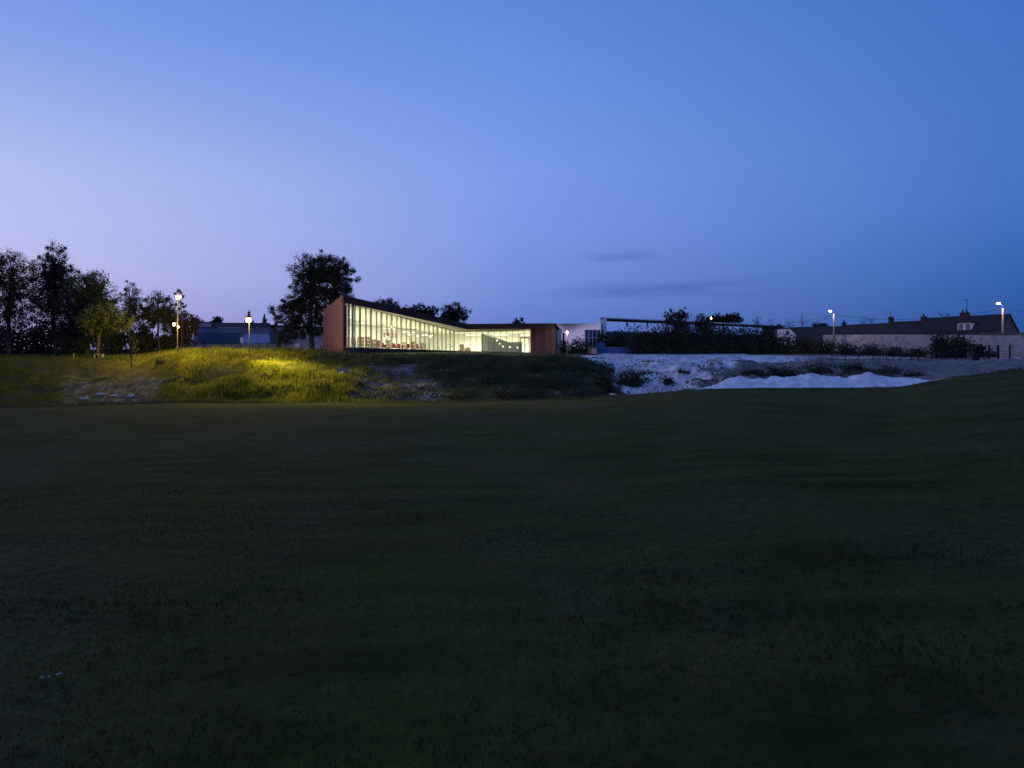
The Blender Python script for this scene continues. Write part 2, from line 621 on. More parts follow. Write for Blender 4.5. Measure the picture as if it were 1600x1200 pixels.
def ground_material():
    m = bpy.data.materials.new('ground')
    m.use_nodes = True
    t = m.node_tree
    b = t.nodes['Principled BSDF']
    b.inputs['Roughness'].default_value = .95
    b.inputs['Specular IOR Level'].default_value = 0.025
    tcn = t.nodes.new('ShaderNodeTexCoord')

    def noise(scale, st=(1, 1, 1), det=6, rot=0.0):
        mm = t.nodes.new('ShaderNodeMapping'); mm.inputs['Scale'].default_value = st
        mm.inputs['Rotation'].default_value = (0, 0, -rot)
        t.links.new(tcn.outputs['Object'], mm.inputs[0])
        n = t.nodes.new('ShaderNodeTexNoise'); n.inputs['Scale'].default_value = scale; n.inputs['Detail'].default_value = det
        n.inputs['Roughness'].default_value = .65
        t.links.new(mm.outputs[0], n.inputs['Vector'])
        return n.outputs[0]

    def cramp(s, a, b_, p0=.3, p1=.7):
        r = t.nodes.new('ShaderNodeValToRGB')
        r.color_ramp.elements[0].position, r.color_ramp.elements[1].position = p0, p1
        r.color_ramp.elements[0].color, r.color_ramp.elements[1].color = tuple(a) + (1,), tuple(b_) + (1,)
        t.links.new(s, r.inputs[0])
        return r.outputs[0]

    def mx(a, b_, f):
        q = t.nodes.new('ShaderNodeMix'); q.data_type = 'RGBA'
        t.links.new(f, q.inputs[0]); t.links.new(a, q.inputs[6]); t.links.new(b_, q.inputs[7])
        return q.outputs[2]

    def attr(n):
        a = t.nodes.new('ShaderNodeAttribute'); a.attribute_name = n
        return a.outputs['Fac']

    def edge(mask, ns, w=.6):
        # break the mask's edge with noise
        a = t.nodes.new('ShaderNodeMath'); a.operation = 'ADD'; t.links.new(mask, a.inputs[0])
        s_ = t.nodes.new('ShaderNodeMath'); s_.operation = 'MULTIPLY_ADD'; t.links.new(ns, s_.inputs[0])
        s_.inputs[1].default_value, s_.inputs[2].default_value = 2 * w, -w
        t.links.new(s_.outputs[0], a.inputs[1])
        r = t.nodes.new('ShaderNodeMapRange'); r.interpolation_type = 'SMOOTHSTEP'
        r.inputs[1].default_value, r.inputs[2].default_value = .3, .75
        t.links.new(a.outputs[0], r.inputs[0])
        return r.outputs[0]

    big = noise(.22, (1, .55, 1), 5)
    mid = noise(1.4, (1, .5, 1), 6)
    fine = noise(9, (1, 1, 1), 6)
    streak = noise(.8, (.5, 1.5, 1), 9, .42)
    lawn = mx(cramp(streak, (.022, .030, .006), (.068, .078, .014), .34, .66), cramp(fine, (.040, .042, .015), (.096, .086, .034), .35, .65), cramp(big, (0, 0, 0), (1, 1, 1), .42, .62))
    rough = mx(cramp(fine, (.035, .042, .014), (.085, .085, .028)), cramp(mid, (.06, .052, .03), (.12, .10, .06)), cramp(big, (0, 0, 0), (1, 1, 1), .42, .72))
    dirtc = mx(cramp(fine, (.085, .075, .07), (.26, .225, .21), .38, .62), cramp(mid, (.10, .088, .084), (.32, .285, .275), .36, .62), cramp(big, (0, 0, 0), (1, 1, 1), .35, .65))
    chalkc = mx(cramp(fine, (.50, .49, .48), (.80, .79, .78), .35, .6), cramp(mid, (.24, .225, .215), (.74, .73, .72), .36, .58), cramp(big, (.15, .15, .15), (1, 1, 1), .4, .62))
    c = mx(lawn, rough, attr('rough'))
    c = mx(c, dirtc, edge(attr('dirt'), mid))
    c = mx(c, chalkc, edge(attr('chalk'), mid))
    t.links.new(c, b.inputs['Base Color'])
    bp = t.nodes.new('ShaderNodeBump'); bp.inputs['Strength'].default_value = .9; bp.inputs['Distance'].default_value = .12
    t.links.new(noise(4.5, (1, .7, 1), 8), bp.inputs['Height'])
    t.links.new(bp.outputs[0], b.inputs['Normal'])
    return m


GM = ground_material()
roughm = ss(60.2, 62.5, YY) * (1 - far)
zone = np.zeros((nr, nc), int)                  # 0 lawn, 1 bank, 2 chalk/dirt terrace, 3 plateau
zone[YY > 60.5] = 1
zone[(YY > 60.5) & (PXX > 935)] = 2
zone[YY > 108] = 3
zf = zone.ravel()[quads[:, 0]]
P3 = np.stack([XX, YY, ZZ], -1).reshape(-1, 3)
for k, nm, lab in ((0, 'lawn', 'dark mown lawn falling gently away from the viewer'),
                   (1, 'grass_bank', 'rough bank rising from the lawn to the lit library'),
                   (2, 'chalk_slope', 'pale chalk and dirt slope beyond the right side of the lawn'),
                   (3, 'plateau', 'level ground under the buildings and trees')):
    q = quads[zf == k]
    used, inv = np.unique(q, return_inverse=True)
    me = np_mesh(nm, P3[used], inv.reshape(-1, 4), True)
    for an, arr in (('rough', roughm), ('dirt', dirt), ('chalk', chalk)):
        at = me.attributes.new(an, 'FLOAT', 'POINT')
        at.data.foreach_set('value', arr.ravel()[used].astype(np.float32))
    o = link(nm, me, GM)
    tag(o, lab, kind='structure')


# ------------------------------------------------------------------ plants
def leaves(pts, size, flat=0.0):
    """one diamond-shaped leaf spray per point"""
    n = len(pts)
    a = rng.normal(size=(n, 3)); a[:, 2] *= (1 - flat)
    a /= np.linalg.norm(a, axis=1, keepdims=True) + 1e-9
    b = rng.normal(size=(n, 3))
    b -= a * (a * b).sum(1, keepdims=True)
    b /= np.linalg.norm(b, axis=1, keepdims=True) + 1e-9
    s = size * rng.uniform(.55, 1.4, (n, 1))
    v = np.stack([pts - a * s * .5, pts + b * s * .3, pts + a * s * .5, pts - b * s * .3], 1).reshape(-1, 3)
    return v, np.arange(4 * n).reshape(-1, 4)


def blob_points(c, r, n, n_cl, spread, hollow=.45):
    i = np.arange(n_cl) + .5
    ph, zz_ = i * 2.399963 + rng.uniform(0, 6.28), 1 - 2 * i / n_cl
    d = np.stack([np.cos(ph) * np.sqrt(1 - zz_ ** 2), np.sin(ph) * np.sqrt(1 - zz_ ** 2), zz_], 1) + rng.normal(size=(n_cl, 3)) * .12
    d /= np.linalg.norm(d, axis=1, keepdims=True)
    rad = rng.uniform(hollow, 1.0, (n_cl, 1)) ** .6 * rng.uniform(.82, 1.06, (n_cl, 1))
    cc = np.array(c) + d * rad * np.array(r)
    w = rng.uniform(.5, 1.5, n_cl); w /= w.sum()
    idx = rng.choice(n_cl, n, p=w)
    return cc, cc[idx] + rng.normal(size=(n, 3)) * spread * np.array(r).mean() * rng.uniform(.5, 1.3, (n_cl, 1))[idx]


def tree(name, label, cat, px, base, Y, blobs, n, leaf, mat, trunk=.25, ncl=40, spread=.13, group=None, stems=1, hollow=.4, top=None, twigs=2, bark=None):
    b = P(px, base, Y)
    b.z = max(min(b.z, zg(b.x, Y) + .6), zg(b.x, Y) - .05) if Y < 108 else b.z
    root = thing(name, b, label, cat, group)
    sc = Y / F
    if n > 900:
        n, leaf, ncl, spread, twigs = int(n * 2.1), leaf * .55, int(ncl * 2.8), spread * .85, 2
    allp, tb = [], MB()
    tot = sum(q[2] * q[3] for q in blobs)
    fork = None
    for q in blobs:
        bx, by, rx, ry = q[:4]
        dy = q[4] if len(q) > 4 else 0.0
        c = P(bx, by, Y); c.y += dy
        r = (rx * sc, (rx + ry) * .45 * sc, ry * sc)
        sh = q[2] * q[3] / tot
        k = max(5, int(ncl * sh))
        cc, pp = blob_points(c, r, max(30, int(n * sh)), k, spread, hollow)
        allp.append(pp)
        # limbs from the trunk to each clump
        if fork is None:
            low = min(qq[1] + qq[3] * .55 for qq in blobs[:1])
            fz = Z_(low, Y)
            fork = Vector((b.x + (c.x - b.x) * .5, Y, max(b.z + .8, fz)))
            for s in range(stems):
                o = Vector((rnd.uniform(-.25, .25), rnd.uniform(-.25, .25), 0)) * (stems - 1)
                m_ = b.lerp(fork, .5) + Vector((rnd.uniform(-.12, .12), 0, 0)) * (fork.z - b.z) * .3
                tb.tube([b + o - Vector((0, 0, .2)), b + o + Vector((0, 0, .3)), m_ + o * .7, fork], [trunk * 1.35, trunk, trunk * .85, trunk * .7], 7)
        main = Vector(c)
        tb.tube([fork, fork.lerp(main, .5) + Vector((0, 0, .1 * r[2])), main], [trunk * .62, trunk * .42, trunk * .22], 5)
        for t_ in cc:
            t_ = Vector(t_)
            st = fork.lerp(main, rnd.uniform(.25, 1.0))
            mm = st.lerp(t_, .5) + Vector((rnd.uniform(-1, 1), rnd.uniform(-1, 1), rnd.uniform(-.2, 1))) * .1 * r[0]
            tb.tube([st, mm, t_], [trunk * .24, trunk * .15, trunk * .06], 4)
            for w_ in range(twigs):
                e = t_ + Vector(rng.normal(size=3)) * spread * 1.5 * (r[0] + r[2]) * .5
                tb.tube([t_, e], [trunk * .07, trunk * .03], 3)
    tb.build('trunk', bark or M['bark'], root, smooth=True)
    v, f = leaves(np.concatenate(allp), leaf)
    link('crown', np_mesh('crown', v, f), mat, root)
    return root


def shrub(label, px, base, Y, w, h, n, leaf, mat, group=None, name='shrub', cat='shrub', spread=.2, ground=True):
    """w,h in photo pixels"""
    sc = Y / F
    b = P(px, base, Y)
    if ground: b.z = zg(b.x, Y)
    root = thing(name, b, label, cat, group)
    r = (w * sc / 2, w * sc / 2.2, h * sc * .62)
    k = max(8, int(w * h / 14))
    cc, pp = blob_points((b.x, b.y, b.z + h * sc * .42), r, n, k, spread, .2)
    gz = zat(pp[:, 0], pp[:, 1])
    pp[:, 2] = np.maximum(pp[:, 2], gz + .03 + rng.uniform(0, .12, len(pp)))
    tb = MB()
    for t_ in cc[:: max(1, len(cc) // 14)]:
        tb.tube([b + Vector((rnd.uniform(-.1, .1), rnd.uniform(-.1, .1), -.1)), Vector(t_)], [.03, .012], 4)
    tb.build('stem', M['bark'], root)
    v, f = leaves(pp, leaf)
    link('foliage', np_mesh('foliage', v, f), mat, root)
    return root


def conifer(label, px, base, top, Y, w, n, group):
    sc = Y / F
    b, t = P(px, base, Y), P(px, top, Y)
    root = thing('conifer_tree', b, label, 'tree', group)
    MB().tube([b, t], [.25, .03], 6).build('trunk', M['bark'], root)
    h = t.z - b.z
    tt = 1 - np.sqrt(rng.uniform(0.0, 1, n))
    tt = .06 + tt * .94
    whorl = np.round(tt * 11) / 11
    rad = (1 - whorl) * w * sc / 2 * rng.uniform(.25, 1.05, n)
    an = rng.uniform(0, 2 * math.pi, n)
    pts = np.stack([b.x + rad * np.cos(an), b.y + rad * np.sin(an), b.z + h * tt - rad * .25], 1)
    v, f = leaves(pts, .5, .5)
    link('crown', np_mesh('crown', v, f), M['leaf_fir'], root)


def blades(x, y, h, w, bend=.35):
    n = len(x)
    z = zat(x, y) - .02
    p = np.stack([x, y, z], 1)
    a = rng.uniform(0, 2 * math.pi, n)
    s = np.stack([np.cos(a), np.sin(a), np.zeros(n)], 1) * (w / 2)[:, None]
    d = rng.uniform(0, 2 * math.pi, n)
    b = np.stack([np.cos(d), np.sin(d), np.zeros(n)], 1) * (h * bend * rng.uniform(.2, 1.3, n))[:, None]
    up = np.zeros((n, 3)); up[:, 2] = h
    v = np.stack([p - s, p + s, p + up * .55 + b * .3 - s * .75, p + up * .55 + b * .3 + s * .75, p + up + b], 1).reshape(-1, 3)
    i = np.arange(n)[:, None] * 5
    f = np.concatenate([i + np.array([[0, 1, 3]]), i + np.array([[0, 3, 2]]), i + np.array([[2, 3, 4]])], 1).reshape(-1, 3)
    return v, f


M['blade_lawn'] = material('lawn_blades', (.029, .031, .009), .8, .45, .8, spec=.04, transl=.3)
M['blade_long'] = material('long_grass', (.070, .088, .014), .8, .4, .5, spec=.04, transl=.4, col2=(.16, .16, .026))
M['blade_dark'] = material('dark_weeds', (.050, .062, .030), .85, .45, .5, spec=.04, transl=.35, col2=(.10, .105, .055))

M['blade_tuft'] = material('lawn_tuft_blades', (.075, .086, .022), .8, .4, .8, spec=.04, transl=.4)
# near lawn blades: denser near the viewer
n = 150000
yv = 2.2 + rng.uniform(0, 1, n) ** 1.7 * 17
xv = rng.uniform(-.85, .85, n) * (yv + 1.0)
keep = fbm(xv * .6, yv * .6, 5, 3) + rng.uniform(-1, 1, n) > -.55
xv, yv = xv[keep], yv[keep]
hh = rng.uniform(.018, .046, len(xv)) * (1 + .35 * fbm(xv * .9, yv * .9, 8, 2)) * (1 - .3 * ss(8, 19, yv))
v, f = blades(xv, yv, hh, np.full(len(xv), .005) * (1 + yv / 9), .6)
tag(link('lawn_grass', np_mesh('lawn_grass', v, f), M['blade_lawn']), 'short dark grass blades of the lawn nearest the viewer', kind='stuff')
# tufts further out
n = 30000
yv = 17 + rng.uniform(0, 1, n) ** 1.2 * 43
xv = rng.uniform(-.76, .76, n) * yv
keep = fbm(xv * .3, yv * .3, 15, 3) + rng.uniform(-1, 1, n) > .05
xv, yv = xv[keep], yv[keep]
v, f = blades(xv, yv, rng.uniform(.02, .05, len(xv)), np.full(len(xv), .022) * (yv / 25), .7)
tag(link('lawn_tufts', np_mesh('lawn_tufts', v, f), M['blade_tuft']), 'scattered grass tufts over the far part of the lawn', kind='stuff')


# ragged longer grass along the lawn's far edge
n = 16000
pv = rng.uniform(-150, 1750, n)
yv = rng.normal(60.3, .9, n)
k = (pv < 1112) | (pv > 1470)
xv, yv = ((pv - 800) / F * yv)[k], yv[k]
hh = rng.uniform(.05, .24, len(xv)) * (1 + .7 * (pv[k] < 640)) * (1 + .9 * np.clip(fbm(xv * .5, yv * .5, 33, 3), -.8, 1))
v, f = blades(xv, yv, hh, rng.uniform(.02, .05, len(xv)), .5)
tag(link('edge_grass', np_mesh('edge_grass', v, f), M['blade_dark']), 'ragged longer grass along the far edge of the lawn', kind='stuff')


def scatter(n, p0, p1, y0, y1, dens, seed):
    yv = rng.uniform(y0, y1, n)
    pv = rng.uniform(p0, p1, n)
    xv = (pv - 800) / F * yv
    k = dens(pv, yv, fbm(xv * .45, yv * .45, seed, 4)) > rng.uniform(0, 1, n)
    k &= ~in_poly(xv, yv, LIB)
    return xv[k], yv[k], pv[k]


# long yellow-green grass on the left mound
x, y, p = scatter(170000, -60, 700, 61, 91, lambda p, y, q: np.clip(.85 + q * .7, 0, 1) * (1 - ss(530, 640, p)) * (1 - .85 * ss(60, 120, p) * (1 - ss(215, 265, p)) * ss(63, 67, y) * (1 - ss(76, 80, y))) * (1 - .9 * ss(470, 500, p) * ss(78, 82, y)), 61)
h = rng.uniform(.18, .5, len(x)) * (1 + .7 * np.clip(fbm(x * .3, y * .3, 66, 3), -.7, 1)) * (.45 + .75 * ss(220, 300, p))
v, f = blades(x, y, h, rng.uniform(.025, .055, len(x)), .4)
tag(link('long_grass', np_mesh('long_grass', v, f), M['blade_long']), 'long yellow green grass on the lamplit mound', kind='stuff')
# tall flowering stems along the mound crest
# dark weeds on the bank below the library
x, y, p = scatter(150000, 480, 960, 61.5, 91, lambda p, y, q: np.clip(.6 + q, 0, 1) * (.35 + .65 * ss(76, 81, y) + .5 * (ss(640, 700, p))) * ss(470, 560, p + (y - 62) * 5), 71)
h = rng.uniform(.15, .5, len(x)) * (1 - .5 * ss(83, 87, y))
v, f = blades(x, y, h, rng.uniform(.03, .07, len(x)), .5)
tag(link('bank_weeds', np_mesh('bank_weeds', v, f), M['blade_dark']), 'dark weeds covering the bank below the library', kind='stuff')
# weeds in the pit behind the chalk heap and on the chalk edge
x, y, p = scatter(50000, 940, 1480, 62, 90, lambda p, y, q: np.clip(-.1 + q * 1.5, 0, 1) * np.maximum(ss(1120, 1180, p) * (1 - ss(1420, 1460, p)) * ss(66, 69, y) * (1 - ss(77, 80, y)) * 1.6, .25 * (1 - ss(1080, 1120, p)) * (1 - ss(80, 88, y))), 81)
v, f = blades(x, y, rng.uniform(.12, .45, len(x)), rng.uniform(.03, .07, len(x)), .5)
tag(link('pit_weeds', np_mesh('pit_weeds', v, f), M['blade_dark']), 'dark weeds growing in the pit behind the white chalk heap', kind='stuff')


# ------------------------------------------------------------------ stones
def rock_mesh(name, c, r, sc=(1, 1, .6), seed=0):
    mb = MB().ball((0, 0, 0), 1, 9, 6)
    v = np.array(mb.v)
    q = 1 + .42 * vnoise(v[:, 0] * 1.6 + seed, v[:, 1] * 1.6 + v[:, 2] * 2.3, seed) + .14 * vnoise(v[:, 0] * 4 + v[:, 2] * 3, v[:, 1] * 4 + seed, seed + 3)
    v = v * q[:, None] * r * np.array(sc) + np.array(c)
    me = bpy.data.meshes.new(name)
    me.from_pydata(v.tolist(), [], mb.f)
    return me


def rocks_stuff(name, label, x, y, r, mat):
    base = np.array([[1, 0, 0], [-1, 0, 0], [0, 1, 0], [0, -1, 0], [0, 0, 1], [0, 0, -1]], float)
    fc = np.array([[0, 2, 4], [2, 1, 4], [1, 3, 4], [3, 0, 4], [2, 0, 5], [1, 2, 5], [3, 1, 5], [0, 3, 5]])
    n = len(x)
    v = base[None] * rng.uniform(.5, 1.2, (n, 6, 1)) * r[:, None, None] * np.array([1, 1, .7])
    a = rng.uniform(0, 6.28, n)
    ca, sa = np.cos(a)[:, None], np.sin(a)[:, None]
    vx, vy = v[..., 0] * ca - v[..., 1] * sa, v[..., 0] * sa + v[..., 1] * ca
    v = np.stack([vx + x[:, None], vy + y[:, None], v[..., 2] + (zat(x, y) + r * .15)[:, None]], -1)
    f = (fc[None] + np.arange(n)[:, None, None] * 6).reshape(-1, 3)
    tag(link(name, np_mesh(name, v.reshape(-1, 3), f), mat), label, kind='stuff')


x, y, p = scatter(16000, 525, 720, 62, 81, lambda p, y, q: np.clip(.25 + q * .8, 0, 1) * ss(525, 560, p) * (1 - ss(640, 720, p)), 91)
rocks_stuff('rubble', 'brown stony rubble on the bank below the library', x, y, rng.uniform(.04, .16, len(x)), material('rubble_stone', (.17, .14, .12), .95, .4, .8, col2=(.30, .26, .24)))
x, y, p = scatter(9000, 925, 1130, 64, 98, lambda p, y, q: np.clip(q * 1.0, 0, 1) * .9, 95)
rocks_stuff('chalk_stones', 'loose chalk lumps lying on the pale slope', x, y, rng.uniform(.04, .17, len(x)), M['stone'])

x, y, p = scatter(5500, 925, 1130, 63, 100, lambda p, y, q: np.clip(-.1 + q * 1.4, 0, 1) * .7, 97)
rocks_stuff('earth_clods', 'dark earth clods and tufts on the pale slope', x, y, rng.uniform(.05, .2, len(x)), material('earth_clod', (.05, .045, .035), .95, .4, .8))
for i, (px, py, Y, r, sc, lab) in enumerate([
        (536, 586, 75, .72, (1.0, .8, .72), 'large pale boulder at the right edge of the lamplit grass'),
        (157, 597, 69, .32, (1.3, .8, .5), 'pale flat stone, leftmost of the three bright stones by the bare path'),
        (176, 599, 69, .32, (1.5, .8, .35), 'pale flat stone, middle one of three on the left bank'),
        (204, 602, 68.5, .32, (1.2, .8, .6), 'pale rounded stone, rightmost of three on the left bank'),
        (132, 605, 68, .28, (1.4, .8, .4), 'small dim stone left of the three pale stones'),
        (957, 615, 61, .36, (1.1, .8, .8), 'bright white chalk block at the foot of the pit')]):
    X = X_(px, Y)
    c = (X, Y, zg(X, Y) + r * sc[2] * .35)
    tag(link('boulder' if i in (0, 5) else 'stone', rock_mesh('stone', c, r, sc, i + 2), M['stone'] if i else M['brown_stone'], None, c), lab, 'boulder' if i in (0, 5) else 'stone')

for px, py, r, lab in [(66, 1034, .011, 'tiny pale pebble on the near lawn, left of a pair'), (77, 1033, .008, 'smallest pale pebble in the middle of the near lawn cluster'), (93, 1029, .012, 'tiny pale pebble on the near lawn, right of its cluster')]:
    Y = EYE / ((py - HZ) / F)
    X = X_(px, Y)
    c = (X, Y, zg(X, Y) + .02)
    tag(link('pebble', rock_mesh('pebble', c, r, (1.3, 1, .8), int(px)), M['brown_stone'], None, c), lab, 'pebble', 'pale pebbles on the near lawn')

# daisies: too small to count
n = 260
yv = 4 + rng.uniform(0, 1, n) ** 1.3 * 22
xv = rng.uniform(-.7, .7, n) * yv
k = fbm(xv * .4, yv * .4, 99, 3) > .15
v, f = leaves(np.stack([xv[k], yv[k], zat(xv[k], yv[k]) + .05], 1), .011)
tag(link('daisies', np_mesh('daisies', v, f), material('daisy', (.28, .25, .16), .8)), 'tiny pale flowers dotted over the lawn', kind='stuff')

# ------------------------------------------------------------------ chalk heap
hx = np.linspace(1085, 1505, 130)
hy = np.linspace(59.2, 65.5, 40)
prof = np.interp(hx, [1085, 1100, 1120, 1135, 1153, 1175, 1195, 1205, 1222, 1240, 1268, 1285, 1300, 1320, 1345, 1362, 1385, 1405, 1430, 1450, 1480, 1505],
                 [608, 607, 600, 593, 587, 590, 591, 587, 586, 584.5, 581.5, 584.5, 583.5, 587, 584, 580.5, 585.5, 588, 591, 594, 598, 598])
HX, HY = np.meshgrid(hx, hy, indexing='ij')
xx = (HX - 800) / F * HY
gz = zat(xx, HY, False)
crest = (Z_(prof, 62.3) - zat((hx - 800) / F * 62.3, np.full(hx.shape, 62.3), False)).clip(0)
t_ = np.clip(1 - np.abs(HY - 62.4) / 3.0, 0, 1)
hz_ = gz + crest[:, None] * (t_ ** 1.15) * (1 + .12 * fbm(xx * .7, HY * .9, 3, 4)) + .07 * fbm(xx * 2.6, HY * 2.6, 6, 4) * np.minimum(1, t_ * 4) - .04
vid2 = np.arange(HX.size).reshape(HX.shape)
qd = np.stack([vid2[:-1, :-1], vid2[1:, :-1], vid2[1:, 1:], vid2[:-1, 1:]], -1).reshape(-1, 4)
me = np_mesh('chalk_heap', np.stack([xx, HY, hz_], -1).reshape(-1, 3), qd, True)
M['chalk_heap'] = material('chalk_heap', (.70, .695, .69), .95, .28, 1.1, bump=.7, bscale=4)
tag(link('chalk_heap', me, M['chalk_heap'], None, (30, 62, 0)), 'long white chalk heap with several peaks at the far edge of the lawn', 'heap')


pv = rng.uniform(1090, 1490, 1500)
yv = 59.6 + rng.uniform(0, 1, 1500) ** 2 * 3
rocks_stuff('heap_stones', 'loose lumps along the foot of the white chalk heap', (pv - 800) / F * yv, yv, rng.uniform(.02, .09, 1500), M['stone'])


# ------------------------------------------------------------------ library
def lerp(a, b, t):
    return a + (b - a) * t


G0, G1, G2 = P(537, 543, 92), P(716, 548.5, 112), P(829, 551, 112)
T0, T1, T2 = P(537, 472, 92), P(716, 518, 112), P(829, 514, 112)
F0, F1, F2 = P(535, 472, 91.8), P(732, 514.4, 106.0), P(868, 513, 107.5)      # fascia foot
U0, U1, U2 = P(535, 461, 91.8), P(732, 506, 106.0), P(868, 505, 107.5)        # fascia head
S1b, S1t = P(505, 545, 105), P(505, 484, 105)
Bm = Vector((-13, 125, 0)); Br = Vector((8, 124, 0))
lib = thing('library', (G0.x, G0.y, 3.0), 'low corten clad library with folded roof and long glowing glass front', 'building')

# floor slab and plinth
fl = MB()
fz = 3.30
ring = [(G0.x, G0.y, G0.z - .04), (G1.x, G1.y, G1.z - .04), (G2.x, G2.y, G2.z - .04), (7.4, 112.4, G2.z - .04), (Br.x, Br.y, 3.2), (Bm.x, Bm.y, 3.4), (S1b.x, S1b.y, 3.48)]
tri = MB().add([(x, y, z - .3) for x, y, z in ring] + ring, [tuple(range(6, -1, -1)), tuple(range(7, 14))] + [(i, (i + 1) % 7, 7 + (i + 1) % 7, 7 + i) for i in range(7)])
tri.build('floor', M['floor'], lib)


def nrm2(a, b):
    d = Vector((b.x - a.x, b.y - a.y, 0)).normalized()
    return Vector((d.y, -d.x, 0))            # to the right of a->b = towards the viewer


n01, n12 = nrm2(G0, G1), nrm2(G1, G2)
for a, b, nn in ((G0, G1, n01), (G1, G2, n12)):
    MB().wall((a.x + nn.x * .35, a.y + nn.y * .35), (b.x + nn.x * .35, b.y + nn.y * .35), (a.z - .9, a.z - .045), (b.z - .9, b.z - .045), .33, -nn).build('plinth', M['plinth'], lib)

# roof shell (dark outside), ceiling (pale inside), soffit
BmT, BrT, S1T = Vector((Bm.x, Bm.y, 6.9)), Vector((Br.x, Br.y, 6.9)), Vector((S1b.x, S1b.y, S1t.z))
rt = [U0, U1, U2, BrT, BmT, S1T]
lo = [p - Vector((0, 0, .12)) for p in rt]
MB().add([tuple(p) for p in rt] + [tuple(p) for p in lo],
         [(0, 1, 5), (1, 4, 5), (1, 2, 3), (1, 3, 4), (6, 11, 7), (7, 11, 10), (7, 9, 8), (7, 10, 9), (2, 8, 9, 3), (3, 9, 10, 4), (4, 10, 11, 5)]).build('roof', M['corten_roof'], lib)
ceil = [T0, T1, T2, Vector((7.3, 112.3, 6.6)), Vector((Br.x, Br.y, 6.4)), Vector((Bm.x, Bm.y, 6.4)), Vector((S1b.x, S1b.y, S1t.z - .7))]
MB().add([tuple(p) for p in ceil], [(0, 6, 1), (1, 6, 5), (1, 5, 4), (1, 4, 2), (2, 4, 3)]).build('ceiling', M['ceiling_paint'], lib)
e = Vector((0, 0, .004))
MB().add([tuple(p + e) for p in (T0, T1, T2, F0, F1, F2)], [(3, 4, 1, 0), (4, 5, 2, 1)]).build('soffit', M['ceiling_paint'], lib)
# fascia panels
for a0, a1, b0, b1, k in ((F0, F1, U0, U1, 9), (F1, F2, U1, U2, 6)):
    nn = nrm2(a0, a1)
    for i in range(k):
        p, q = i / k, (i + 1) / k - .004
        A, B, C, D = a0.lerp(a1, p), a0.lerp(a1, q), b0.lerp(b1, p), b0.lerp(b1, q)
        MB().wall((A.x, A.y), (B.x, B.y), (A.z, C.z), (B.z, D.z), .14, -nn).build('fascia_panel', M['corten_roof'], lib)
# left side wall in upright corten sheets
k = 9
A0, A1 = Vector((U0.x, U0.y, 0)), Vector((S1b.x, S1b.y, 0))
ns_ = Vector((-(A1 - A0).y, (A1 - A0).x, 0)).normalized()
if ns_.x > 0: ns_ = -ns_
for i in range(k):
    p, q = i / k, (i + 1) / k - .006
    a, b = A0.lerp(A1, p), A0.lerp(A1, q)
    MB().wall((a.x, a.y), (b.x, b.y), (2.4, lerp(U0.z, S1t.z, p)), (2.4, lerp(U0.z, S1t.z, q)), .16 + .012 * (i % 2), -ns_).build('cladding_panel', M['corten'], lib)
# right end wall in corten sheets, set back under the fascia
E0, E1 = P(829.5, 553, 109.0), P(867.6, 553, 107.9)
nE = nrm2(E0, E1)
for i in range(5):
    p, q = i / 5, (i + 1) / 5 - .01
    a, b = E0.lerp(E1, p), E0.lerp(E1, q)
    MB().wall((a.x, a.y), (b.x, b.y), (2.2, F2.z + .02), (2.2, F2.z + .02), .15 + .01 * (i % 2), -nE).build('cladding_panel', M['corten'], lib)
MB().wall((E0.x, E0.y), (G2.x + .02, G2.y), (2.2, F2.z + .05), (2.2, T2.z), .12, (1, 0)).build('return_wall', M['plinth'], lib)
MB().wall((E1.x, E1.y), (Br.x, Br.y), (2.2, F2.z), (2.2, 6.85), .2, (-1, 0)).build('end_wall', M['corten'], lib)
# inner white walls
MB().wall((S1b.x + .35, S1b.y - .2), (Bm.x + .3, Bm.y - .3), (3.2, 8.6), (3.2, 6.5), .15, (-.85, .52)).build('back_wall', M['white_paint'], lib)
MB().wall((Bm.x + .3, Bm.y - .3), (Br.x - .3, Br.y - .2), (3.0, 6.6), (3.0, 6.6), .15, (0, 1)).build('back_wall', M['white_paint'], lib)
MB().wall((A0.x + .42, A0.y + .35), (A1.x + .42, A1.y - .1), (3.2, 8.7), (3.2, 8.2), .1, -ns_).build('inner_wall', M['white_paint'], lib)
MB().wall((2.95, 112.2), (7.2, 112.5), (3.0, 6.55), (3.0, 6.55), .1, (0, 1)).build('inner_wall', M['white_paint'], lib)
# sloped grey-green partition on the right with its small globe lamps
pts = [(752, 520.5), (768, 526), (785, 531), (795, 534.8), (816, 533.5)]
bt, tp = [], []
for px, py in pts:
    bt.append((X_(px, 116), 116.0, 3.1)); tp.append((X_(px, 116), 116.0, Z_(py, 116)))
pm = MB()
for i in range(len(pts) - 1):
    pm.wall((bt[i][0], 116), (bt[i + 1][0], 116), (3.1, tp[i][2]), (3.1, tp[i + 1][2]), .2, (0, 1))
pm.build('partition', M['partition'], lib)
for px, py in ((776.5, 532), (781, 537), (786, 541.5), (796.5, 542.5), (808.5, 543)):
    MB().ball(P(px, py, 115.8), .10, 8, 5).build('globe_lamp', M['pendant'], lib, smooth=True)

